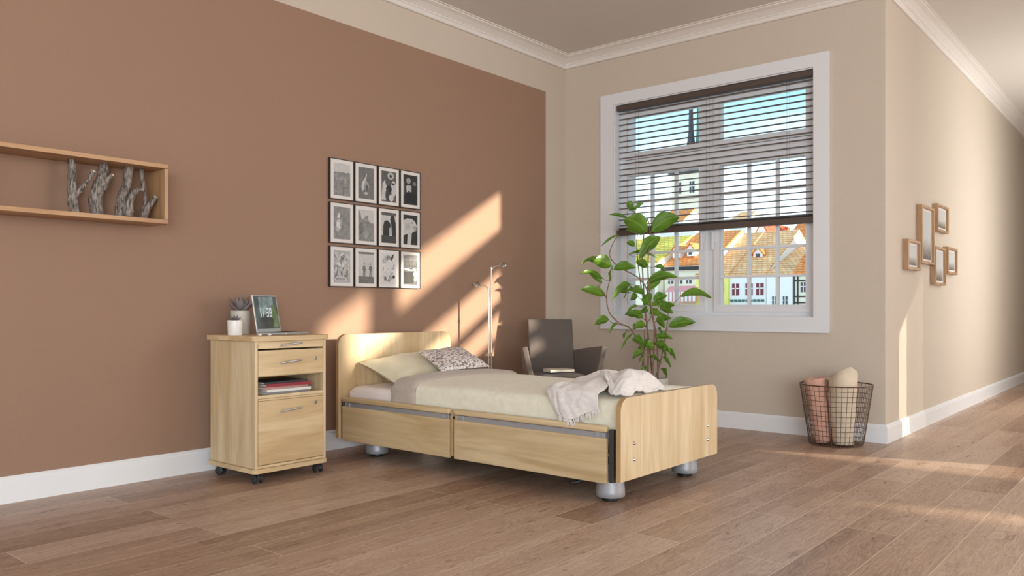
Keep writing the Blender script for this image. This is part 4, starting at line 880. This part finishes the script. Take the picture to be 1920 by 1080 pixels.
LEAVES=[
 ((-0.134, -0.0, 1.768),(-0.172, -0.03, 1.839),0.045),
 ((-0.117, -0.0, 1.772),(-0.042, 0.02, 1.827),0.03),
 ((-0.168, -0.02, 1.772),(-0.117, -0.05, 1.781),0.06),
 ((-0.168, 0, 1.705),(-0.327, -0.05, 1.73),0.02),
 ((-0.021, -0.02, 1.596),(-0.218, -0.12, 1.684),0.11),
 ((-0.055, -0.0, 1.579),(-0.18, 0.08, 1.621),0.06),
 ((0.013, -0.0, 1.604),(0.214, -0.1, 1.705),0.1),
 ((-0.243, 0, 1.579),(-0.378, 0.05, 1.487),0.015),
 ((-0.025, 0, 1.671),(-0.008, 0, 1.705),0.02),
 ((-0.059, -0.03, 1.432),(0.067, -0.1, 1.554),0.085),
 ((0.017, -0.02, 1.487),(-0.097, -0.08, 1.382),0.08),
 ((-0.113, 0, 1.487),(-0.185, -0.03, 1.516),0.035),
 ((-0.159, 0.02, 1.428),(0.076, 0.1, 1.403),0.02),
 ((-0.302, -0.03, 1.327),(-0.453, -0.12, 1.369),0.08),
 ((-0.453, -0.02, 1.382),(-0.558, -0.1, 1.327),0.03),
 ((-0.352, 0.03, 1.348),(-0.495, 0.1, 1.378),0.05),
 ((-0.285, -0.02, 1.306),(-0.117, -0.08, 1.315),0.06),
 ((-0.294, -0.04, 1.327),(-0.315, -0.1, 1.21),0.075),
 ((-0.365, -0.0, 1.231),(-0.558, -0.1, 1.269),0.03),
 ((-0.369, 0.02, 1.201),(-0.474, -0.0, 1.277),0.035),
 ((-0.344, -0.0, 1.097),(-0.55, -0.1, 1.147),0.055),
 ((-0.151, -0.05, 1.185),(-0.319, -0.14, 1.05),0.075),
 ((-0.134, -0.0, 1.159),(-0.21, -0.08, 1.076),0.06),
 ((-0.151, 0.05, 1.126),(-0.235, 0.1, 1.126),0.05),
 ((-0.092, -0.0, 1.092),(-0.159, -0.05, 1.067),0.05),
 ((-0.025, -0.0, 1.193),(0.197, -0.12, 1.239),0.06),
 ((-0.017, 0.03, 1.138),(0.084, -0.02, 1.21),0.05),
 ((-0.008, -0.03, 1.021),(-0.046, -0.1, 1.109),0.085),
 ((-0.046, -0.0, 1.034),(-0.046, -0.05, 0.966),0.05),
 ((0.235, -0.03, 1.092),(0.462, -0.12, 1.076),0.055),
 ((0.017, -0.02, 1.017),(0.084, -0.04, 1.05),0.04),
 ((0.084, -0.0, 0.992),(0.185, -0.06, 1.025),0.06),
 ((0.101, -0.0, 1.0),(0.076, -0.0, 1.076),0.04),
 ((-0.088, -0.0, 1.021),(-0.197, -0.07, 0.958),0.02),
 ((-0.059, -0.05, 0.924),(-0.201, -0.12, 0.95),0.055),
 ((0.025, -0.0, 0.95),(0.109, -0.04, 0.941),0.04),
 ((0.151, -0.0, 0.857),(0.344, -0.08, 0.891),0.065),
 ((-0.319, -0.0, 0.908),(-0.441, -0.08, 0.874),0.06),
 ((-0.252, -0.0, 0.887),(-0.327, -0.05, 0.79),0.03),
 ((-0.18, -0.03, 0.824),(-0.21, -0.08, 0.765),0.06),
 ((-0.134, -0.02, 0.803),(-0.243, -0.06, 0.656),0.02),
 ((0.05, -0.03, 0.908),(0.105, -0.08, 0.845),0.065),
 ((0.059, -0.03, 0.845),(0.084, -0.07, 0.79),0.05),
 ((-0.084, 0, 0.883),(-0.143, -0.03, 0.849),0.02),
 ((-0.025, -0.02, 0.761),(-0.034, -0.06, 0.689),0.07),
 ((0.034, -0.04, 0.773),(0.164, -0.1, 0.765),0.045),
 ((0.109, -0.03, 0.706),(0.025, -0.08, 0.731),0.05),
 ((0.025, -0.05, 0.689),(-0.05, -0.1, 0.719),0.05),
 ((0.134, -0.0, 0.677),(0.193, -0.06, 0.597),0.045),
 ((0.092, -0.02, 0.698),(0.117, -0.05, 0.614),0.05),
 ((-0.059, -0.04, 0.656),(-0.155, -0.1, 0.606),0.055),
 ((-0.042, -0.0, 0.635),(-0.092, -0.03, 0.555),0.025),
 ((0.101, -0.02, 0.622),(0.155, -0.06, 0.538),0.03),
 ((-0.05, -0.02, 0.555),(-0.042, -0.03, 0.505),0.05),
 ((0.092, -0.02, 0.53),(0.126, -0.05, 0.463),0.045),
 ((-0.05, 0, 0.677),(-0.092, -0.04, 0.698),0.04),
 ((0.0, -0.0, 0.95),(0.059, -0.05, 0.992),0.03),
 ((0.042, -0.0, 1.327),(0.134, 0.05, 1.302),0.03),
]
STEMS=[
 ([(-0.013, 0.01, 0.438), (-0.008, 0.01, 0.74), (-0.034, 0.01, 1.013), (-0.05, 0.01, 1.243), (-0.055, 0.01, 1.453), (-0.046, 0.01, 1.621), (-0.126, 0.01, 1.768)],0.006),
 ([(0.017, -0.03, 0.438), (0.034, -0.03, 0.824), (0.0, -0.03, 1.076), (-0.017, -0.03, 1.327), (0.0, -0.03, 1.579), (-0.013, -0.03, 1.684)],0.006),
 ([(0.067, -0.0, 0.438), (0.059, -0.0, 0.74), (0.017, -0.0, 0.971), (-0.017, -0.0, 1.138), (-0.092, -0.0, 1.243), (-0.243, -0.0, 1.327), (-0.311, -0.0, 1.411), (-0.294, -0.0, 1.495), (-0.243, -0.0, 1.579)],0.0055),
 ([(0.034, 0.05, 0.438), (0.008, 0.05, 0.698), (-0.021, 0.05, 0.95), (-0.055, 0.05, 1.159), (-0.084, 0.05, 1.369), (-0.092, 0.05, 1.537), (-0.076, 0.05, 1.621)],0.005),
 ([(-0.042, -0.02, 0.438), (-0.05, -0.02, 0.614), (-0.092, -0.02, 0.74), (-0.159, -0.02, 0.845), (-0.243, -0.02, 0.887), (-0.319, -0.02, 0.971), (-0.34, -0.02, 1.097), (-0.315, -0.02, 1.222), (-0.294, -0.02, 1.327)],0.0055),
 ([(0.042, -0.0, 0.438), (0.084, -0.0, 0.572), (0.117, -0.0, 0.74), (0.143, -0.0, 0.908), (0.151, -0.0, 1.013)],0.005),
 ([(-0.063, 0.03, 0.454), (-0.034, 0.03, 0.698), (-0.025, 0.03, 0.857), (0.092, 0.03, 1.034)],0.004),
 ([(-0.34, -0.02, 1.076), (-0.378, -0.02, 1.138), (-0.411, -0.02, 1.18)],0.003),
 ([(0.117, -0.0, 0.803), (0.159, -0.0, 0.857)],0.003),
 ([(0.143, -0.01, 0.992), (0.218, -0.01, 1.067)],0.003),
 ([(-0.159, -0.0, 0.857), (-0.285, -0.0, 0.883), (-0.319, -0.0, 0.908)],0.003),
 ([(-0.046, -0.01, 0.677), (0.092, -0.01, 0.673)],0.003),
]

K = 1.081
for a0, z0, dx, dz, w0, dd in ((-.03, .86, -.12, -.03, .055, -.08), (.05, .90, .11, .02, .05, -.06), (-.05, .72, -.10, .04, .05, -.09), (.06, .70, .10, -.05, .05, -.05), (-.01, .98, -.10, -.06, .055, -.07), (.03, 1.06, .10, .04, .055, -.05),
    (-.04, 1.12, -.11, .02, .05, .05), (.00, .62, .08, -.05, .045, -.07), (-.08, .94, -.11, .01, .05, .04), (.09, 1.0, .09, -.04, .05, -.03), (.02, 1.22, .12, .03, .05, -.04), (-.02, 1.32, -.09, .05, .05, -.05)):
    LEAVES.append(((a0, .0, z0), (a0 + dx, dd, z0 + dz), w0))
LEAVES = [((p[0] * K, p[1] * K, 1 + (p[2] - 1) * K), (q[0] * K, q[1] * K, 1 + (q[2] - 1) * K), w * K) for p, q, w in LEAVES]
STEMS = [([(p[0] * K, p[1] * K, 1 + (p[2] - 1) * K) for p in P_], r * K) for P_, r in STEMS]
b = bmn(); uvl = b.loops.layers.uv.new('UVMap'); rr = random.Random(5)
for p0, p1, w in LEAVES: leaf(b, uvl, p0, p1, w * 1.45, rr)
obj('foliage', b, M_leaf, pl, 2, local=True)
for pts, r in STEMS:
    b = bmn(); P = smooth_path(pts, 5); n = len(P); tube(b, P, [r * (1.25 - .7 * i / (n - 1)) for i in range(n)], 8); obj('stem', b, M_stem, pl, 1, local=True)
# stalks from the nearest stem to each leaf base
import itertools
SP = [q for pts, r in STEMS for q in smooth_path(pts, 5)]
b = bmn()
for p0, p1, w in LEAVES:
    p0 = Vector(p0); cands = [q for q in SP if q.z <= p0.z + .01] or SP
    q = min(cands, key=lambda s: (s - p0).length + .4 * abs((p0.z - .02) - s.z)); 
    if (q - p0).length > .004:
        mid = q.lerp(p0, .5) + Vector((0, 0, -.008)); tube(b, smooth_path([q, mid, p0, p0.lerp(Vector(p1), .06)], 3), .0019, 6)
obj('leaf_stalks', b, M_stem, pl, 1, local=True)

# ================================================================== WIRE BASKET
M_wire = plain('copper_brown_wire', (.11, .065, .045), .45, .6)
KX, KY = -1.985, 6.075
kb_ = thing('wire_basket', 'round copper-brown wire basket standing by the wall corner', 'basket', (KX, KY, 0))
def kr(z): return .185 + (.252 - .185) * (z / .44)
def loop(bm, z, r, n=48): 
    P = [(KX + kr(z) * cos(2 * pi * k / n), KY + kr(z) * sin(2 * pi * k / n), z) for k in range(n + 1)]
    tube(bm, P, r, 6, caps=False)
b = bmn(); loop(b, .442, .0045); obj('rim', b, M_wire, kb_, 1)
b = bmn()
for k in range(12): loop(b, .006 + k * .0363, .0018)
for k in range(40):
    a = 2 * pi * k / 40; tube(b, [(KX + kr(z) * cos(a), KY + kr(z) * sin(a), z) for z in (.004, .442)], .0018, 6)
for k in range(-4, 5):
    q = sqrt(max(0, .185 ** 2 - (k * .04) ** 2)); tube(b, [(KX + k * .04, KY - q, .005), (KX + k * .04, KY + q, .005)], .0018, 6); tube(b, [(KX - q, KY + k * .04, .005), (KX + q, KY + k * .04, .005)], .0018, 6)
obj('wire_mesh', b, M_wire, kb_, 1)
# rolled cloths
def rolled(name, label, cat_, m_, axis0, axis1, r0, r1, turns, seed, corner=None, closed=False):
    A, B = Vector(axis0), Vector(axis1); d = (B - A).normalized(); s = d.cross(Vector((0, 1, 0))).normalized(); u = s.cross(d)
    def fn(q, v):
        a = q * turns * 2 * pi + seed; rr_ = (r0 + (r1 - r0) * v) * (1 - .55 * (1 - q)) * (1 + .13 * nz3((cos(a) * 1.5, sin(a) * 1.5, v * 3 + seed)) + .07 * nz3((cos(a) * 4, sin(a) * 4, v * 7 + seed)))
        p = A.lerp(B, v) + (s * cos(a) + u * sin(a)) * rr_
        if v > .9 and corner: p += d * corner * max(0, 1 - abs(q - .72) * 3.2) * (v - .9) * 10
        return p
    b = bmn(); grid(b, fn, int(34 * turns), 24)
    o = obj(name, b, m_, None, 2, label=label, cat=cat_); md = o.modifiers.new('thick', 'SOLIDIFY'); md.thickness = .004; return o
M_rose = plain('dusty_rose_felt', (.62, .36, .28), .9, var=.06, vscale=30, bump=.3, bscale=200)
M_cream = plain('cream_linen', (.66, .56, .43), .9, var=.06, vscale=12, bump=.4, bscale=60)
M_ecru = plain('ecru_linen', (.52, .45, .36), .9, var=.08, vscale=14, bump=.4, bscale=60)
rolled('rolled_blanket', 'dusty rose blanket rolled upright in the left of the wire basket', 'blanket', M_rose, (KX - .075, KY - .055, .016), (KX - .125, KY - .080, .485), .062, .088, 2.2, 1.0)
rolled('linen_cloth', 'cream linen cloth bunched in the middle of the wire basket', 'cloth', M_cream, (KX + .070, KY - .040, .016), (KX + .072, KY - .045, .425), .080, .118, 1.7, 2.6, .16)
rolled('linen_cloth', 'ecru linen cloth tucked between the rose roll and the cream cloth', 'cloth', M_ecru, (KX + .0, KY + .085, .016), (KX - .015, KY + .045, .462), .050, .078, 1.8, 4.0, .02)

# ================================================================== THE TOWN OUTSIDE THE WINDOW
def tiles(name, c1, c2, s=1.0):
    m, t, bb = _new(name); bb.inputs['Roughness'].default_value = .8
    c = t.nodes.new('ShaderNodeTexCoord'); mp = t.nodes.new('ShaderNodeMapping'); mp.inputs['Rotation'].default_value = (radians(90), 0, 0); t.links.new(c.outputs['Object'], mp.inputs[0])
    sx = t.nodes.new('ShaderNodeSeparateXYZ'); t.links.new(c.outputs['Object'], sx.inputs[0]); cb = t.nodes.new('ShaderNodeCombineXYZ'); t.links.new(sx.outputs['X'], cb.inputs['X']); t.links.new(sx.outputs['Z'], cb.inputs['Y'])
    ay = t.nodes.new('ShaderNodeMath'); ay.operation = 'ADD'; t.links.new(sx.outputs['X'], ay.inputs[0]); t.links.new(sx.outputs['Y'], ay.inputs[1]); t.links.new(ay.outputs[0], cb.inputs['X'])
    br = t.nodes.new('ShaderNodeTexBrick'); br.inputs['Scale'].default_value = s; br.inputs['Brick Width'].default_value = .9; br.inputs['Row Height'].default_value = .42; br.inputs['Mortar Size'].default_value = .05; br.inputs['Color1'].default_value = tuple(c1) + (1,); br.inputs['Color2'].default_value = tuple(c2) + (1,)
    br.inputs['Mortar'].default_value = tuple(v * .55 for v in c2) + (1,); t.links.new(cb.outputs[0], br.inputs['Vector'])
    n = t.nodes.new('ShaderNodeTexNoise'); n.inputs['Scale'].default_value = .5; n.inputs['Detail'].default_value = 6; t.links.new(c.outputs['Object'], n.inputs['Vector'])
    mr = t.nodes.new('ShaderNodeMapRange'); mr.inputs['To Min'].default_value = .6; mr.inputs['To Max'].default_value = 1.35; t.links.new(n.outputs['Fac'], mr.inputs['Value'])
    v = t.nodes.new('ShaderNodeVectorMath'); v.operation = 'SCALE'; t.links.new(br.outputs['Color'], v.inputs[0]); t.links.new(mr.outputs[0], v.inputs['Scale']); t.links.new(v.outputs[0], bb.inputs['Base Color']); return m
R_or = tiles('orange_roof_tiles', (.97, .42, .13), (.92, .27, .06)); R_pale = tiles('weathered_ochre_roof_tiles', (.98, .64, .34), (.95, .46, .18)); R_red = tiles('red_roof_tiles', (.75, .16, .05), (.55, .08, .03)); R_yel = tiles('yellow_roof_tiles', (.86, .76, .12), (.80, .56, .08))  # R_yel: two yellow tile tones, mottled by noise
H_white = plain('white_render', (.90, .90, .89), .9); H_cream = plain('cream_render', (.92, .90, .74), .9); H_yel = plain('yellow_render', (.92, .84, .25), .9); H_och = plain('ochre_render', (.90, .62, .18), .9)
H_glass = plain('dark_window_glass', (.03, .04, .06), .15); H_mar = plain('maroon_shutter', (.18, .03, .05), .6); H_slate = plain('slate_roof', (.03, .035, .05), .5); H_copper = plain('green_copper', (.05, .16, .14), .5, .3); H_tim = plain('dark_timber', (.03, .03, .035), .7); H_pink = plain('pink_awning', (.80, .34, .36), .7); H_stone = plain('street_paving', (.42, .40, .37), .9, var=.1, vscale=.3)
ZG = -9.0
b = bmn(); box(b, -400, 200, 14, 500, ZG - 1, ZG); obj('ground', b, H_stone, kind='structure')
def win(parent, x, z, w, h, y, m_=None, bars=True):
    b = bmn(); box(b, x - w / 2, x + w / 2, y - .10, y - .02, z - h / 2, z + h / 2); f = obj('window', b, m_ or H_glass, parent)
    if bars:
        b = bmn(); t = w * .07
        box(b, x - t, x + t, y - .16, y - .10, z - h / 2, z + h / 2); box(b, x - w / 2, x + w / 2, y - .16, y - .10, z + h * .08 - t, z + h * .08 + t)
        obj('glazing_bar', b, H_white, f)
def house(label, x0, x1, y0, dep, ze, zr, wall, roof, wins, gable=False, ov=.04):
    t = thing('house', label, 'house', ((x0 + x1) / 2, y0 + dep / 2, ZG), 0, 'old town houses outside the window')
    b = bmn(); ym = y0 + dep / 2; xm = (x0 + x1) / 2
    if gable: prism(b, [(x0, 0, ZG), (x1, 0, ZG), (x1, 0, ze), (xm, 0, zr), (x0, 0, ze)], (0, y0, 0), (0, y0 + dep, 0))
    else: prism(b, [(0, y0, ZG), (0, y0 + dep, ZG), (0, y0 + dep, ze), (0, ym, zr), (0, y0, ze)], (x0, 0, 0), (x1, 0, 0))
    obj('walls', b, wall, t)
    b = bmn(); k = .30
    if gable:
        s = (zr - ze) / (xm - x0)
        prism(b, [(x0 - ov, 0, ze - ov * s), (xm, 0, zr), (x1 + ov, 0, ze - ov * s), (x1 + ov, 0, ze - ov * s + k), (xm, 0, zr + k * 1.5), (x0 - ov, 0, ze - ov * s + k)], (0, y0 - ov, 0), (0, y0 + dep + ov, 0))
    else:
        s = (zr - ze) / (dep / 2)
        prism(b, [(0, y0 - ov, ze - ov * s), (0, ym, zr), (0, y0 + dep + ov, ze - ov * s), (0, y0 + dep + ov, ze - ov * s + k), (0, ym, zr + k * 1.5), (0, y0 - ov, ze - ov * s + k)], (x0 - ov, 0, 0), (x1 + ov, 0, 0))
    obj('roof', b, roof, t)
    for q in wins: win(t, q[0], q[1], q[2], q[3], y0, *(q[4:]))
    return t
def dormer(parent, x, y, z, w, h, m_roof):
    b = bmn(); prism(b, [(x - w / 2, 0, z), (x + w / 2, 0, z), (x + w / 2, 0, z + h * .6), (x, 0, z + h), (x - w / 2, 0, z + h * .6)], (0, y, 0), (0, y + 3.5, 0)); d = obj('dormer', b, H_white, parent)
    b = bmn(); o = w * .22; prism(b, [(x - w / 2 - o, 0, z + h * .6 - o), (x, 0, z + h), (x + w / 2 + o, 0, z + h * .6 - o), (x + w / 2 + o, 0, z + h * .6 - o + .25), (x, 0, z + h + .3), (x - w / 2 - o, 0, z + h * .6 - o + .25)], (0, y - .3, 0), (0, y + 3.5, 0)); obj('dormer_roof', b, m_roof, d)
    b = bmn(); box(b, x - w * .22, x + w * .22, y - .08, y - .02, z + h * .12, z + h * .56); obj('dormer_window', b, H_glass, d)
S = 5.0
# first row, seen through the right casement
h = house('narrow yellow-sided house behind the small tree, right casement', -66.5, -60.4, 129.5, 30, 6.6, 14.7, H_yel, R_pale, [(-62.6, 4.6, .8, 1.9), (-61.5, 4.6, .8, 1.9), (-62.6, .6, .8, 1.9), (-65, 4.6, .8, 1.9)])
h = house('white house with maroon windows under the ochre roof', -60.3, -53.9, 130, 30, 6.6, 14.8, H_white, R_pale, [(x, z, 1.25, 2.0, H_mar) for x in (-59.2, -56.8, -54.9) for z in (4.2, .6)])
b = bmn()
for k in range(9): box(b, -60.1 + k * .68, -59.6 + k * .68, 129.8, 129.96, 2.1, 2.5)
obj('green_frieze', b, H_copper, h)
dormer(h, -57.6, 135.5, 9.3, 1.7, 2.2, R_or)
h = house('plain white house between the maroon-windowed and the half-timbered house', -53.8, -49.4, 130, 30, 6.5, 11.8, H_white, R_pale, [(x, z, .75, 1.5) for x in (-52.4, -50.6) for z in (2.2, .2)])
h = house('half-timbered house at the right edge of the window', -49.3, -42.0, 130, 26, 6.6, 14.6, H_cream, R_or, [(x, z, .9, 1.6) for x in (-47.6, -46.2, -44.8) for z in (4.4, .4)])
b = bmn()
for x in (-49.1, -48.5, -46.9, -45.5, -44.1): box(b, x - .09, x + .09, 129.82, 129.97, ZG, 6.5)
for z in (6.3, 5.5, 2.9, 1.9): box(b, -49.2, -42.1, 129.80, 129.96, z - .1, z + .1)
obj('timber_frame', b, H_tim, h)
dormer(h, -46.8, 132.5, 7.4, 2.2, 4.0, R_or)
# roofs behind
h = house('house with a tall white gable rising behind the ochre roof', -78.2, -71.5, 178, 16, 15.0, 20.5, H_white, R_red, [(-74, 15, 1, 1.8)], True)
b = bmn(); prism(b, [(-77.2, 0, 14.4), (-72.6, 0, 14.4), (-72.6, 0, 17.2), (-75.4, 0, 17.2)], (0, 174, 0), (0, 177.6, 0)); obj('lean_to_roof', b, R_red, h)
h = house('broad orange-roofed house far behind, right edge of the window', -69.8, -58, 176, 26, 14.0, 21.5, H_white, R_or, [])
b = bmn(); box(b, -69, -68, 176, 177.5, 15, 19); obj('chimney', b, R_red, h)
house('small far house with a pale orange roof left of the blind cord', -95, -90.5, 205, 14, 24.6, 27.2, H_white, R_pale, [])
house('small far house with an orange roof left of the church tower', -116.5, -109, 205, 14, 25.6, 29.5, H_white, R_or, [])
# left casement
h = house('yellow-roofed cream house, middle of the left casement', -81.0, -73.2, 128, 26, 9.2, 14.6, H_cream, R_yel, [(-78.2, 7.6, .9, 1.2), (-75.0, 3.2, .7, 2.2), (-79.6, 3.2, .7, 2.2)])
dormer(h, -77.2, 127.5, 11.5, 1.6, 2.2, R_or) if False else None
h = house('ochre timbered house at the left edge of the window', -92.5, -81.3, 131, 26, 9.6, 14.8, H_och, R_yel, [(-83.6, 8.3, 1.3, 1.5), (-86.2, 8.3, 1.3, 1.5), (-83.6, 4.2, 1.2, 1.9), (-86.0, 4.2, 1.2, 1.9)])
b = bmn()
for x in (-82.2, -84.9, -87.6): box(b, x - .13, x + .13, 130.7, 130.96, ZG, 9.5)
for z in (9.3, 7.4, 6.2, 2.4): box(b, -92, -81.4, 130.7, 130.96, z - .13, z + .13)
obj('timber_frame', b, R_red, h); dormer(h, -84.2, 133, 10.2, 2.0, 3.0, R_or)
h = house('orange-roofed shop house beside the window mullion', -72.9, -64.0, 130, 26, 8.6, 15.2, H_cream, R_or, [(x, 6.0, 1.0, 1.2) for x in (-71.6, -69.8, -68.0)])
dormer(h, -71.4, 131.5, 10.2, 1.3, 2.4, R_or); dormer(h, -68.8, 132.0, 10.4, 1.3, 2.2, R_or)
b = bmn(); prism(b, [(-71.8, 0, 4.6), (-66.0, 0, 4.6), (-66.0, 0, 2.6), (-71.8, 0, 2.6)], (0, 128.4, -.6), (0, 129.9, .4)); obj('awning', b, H_pink, h)
b = bmn()
for k in range(8): box(b, -71.6 + k * .75, -71.2 + k * .75, 128.2, 128.36, 2.2, 3.9)
obj('awning_stripe', b, H_white, h)
b = bmn(); box(b, -73.3, -63.8, 129.2, 129.5, 7.75, 8.4); obj('eaves_gutter', b, H_tim, h)
# church
t = thing('church_tower', 'cream church tower with a dark cap and a slim twin spire', 'church', (-156, 300, ZG))
b = bmn(); box(b, -162.6, -149.5, 296, 309, ZG, 58); box(b, -163.2, -149.0, 295.4, 309.6, 45, 46); obj('walls', b, plain('church_render', (.92, .86, .72), .9), t)
b = bmn(); prism(b, [(-164, 295, 0), (-148.4, 295, 0), (-148.4, 310, 0), (-164, 310, 0)], (0, 0, 56), (0, 0, 60)); obj('cap', b, H_slate, t)
for x in (-159.4, -153.5):
    for z in (50, 34): win(t, x, z, 2.2, 4.6, 296, H_glass)
for x, m_, w, h_ in ((-157.0, H_slate, 2.0, 46), (-153.8, H_copper, 1.2, 40)):
    b = bmn(); lathe(b, [(0, 60), (w, 60), (w * .85, 66), (w * 1.0, 67), (w * .55, 74), (w * .4, 60 + h_ * .7), (0.05, 60 + h_), (0, 60 + h_)], (x, 302, 0), 8); obj('spire', b, m_, t)
# greenery
def bush(label, x, y, z0, h, w, cols, n=420, seed=1):
    r = random.Random(seed); t = thing('tree', label, 'tree', (x, y, ZG), 0, 'trees in front of the old houses')
    b = bmn(); tube(b, [(x, y, ZG), (x + .2, y, z0)], [.3, .2], 8); obj('trunk', b, H_tim, t)
    b = bmn()
    for i in range(n):
        a, e_ = r.uniform(0, 2 * pi), math.acos(r.uniform(-1, 1)); q = r.uniform(.55, 1)
        c = Vector((x + w * q * sin(e_) * cos(a), y + w * q * sin(e_) * sin(a), z0 + h / 2 + h / 2 * q * cos(e_))); s = r.uniform(.18, .38)
        R_ = Matrix.Rotation(r.uniform(0, 6), 3, Vector((r.uniform(-1, 1), r.uniform(-1, 1), r.uniform(-1, 1))).normalized())
        f = b.faces.new([b.verts.new(c + R_ @ Vector(p) * s) for p in ((-1, -.4, 0), (0, -.6, .2), (1, 0, 0), (0, .6, .2), (-1, .4, 0))]); f.material_index = r.randrange(len(cols))
    obj('crown', b, cols, t)
G1, G2, Yl = plain('bright_leaf', (.30, .52, .05), .7), plain('deep_leaf', (.08, .22, .02), .7), plain('yellow_blossom', (.85, .68, .02), .7)
bush('small bright green tree at the foot of the yellow-sided house', -61.4, 126, -3.6, 6.6, 1.3, [G1, G2, G1], 500, 2)
bush('yellow flowering bush below the pink awning', -68.5, 125, -4.5, 6.3, 3.6, [Yl, Yl, G1, G2], 1500, 3)
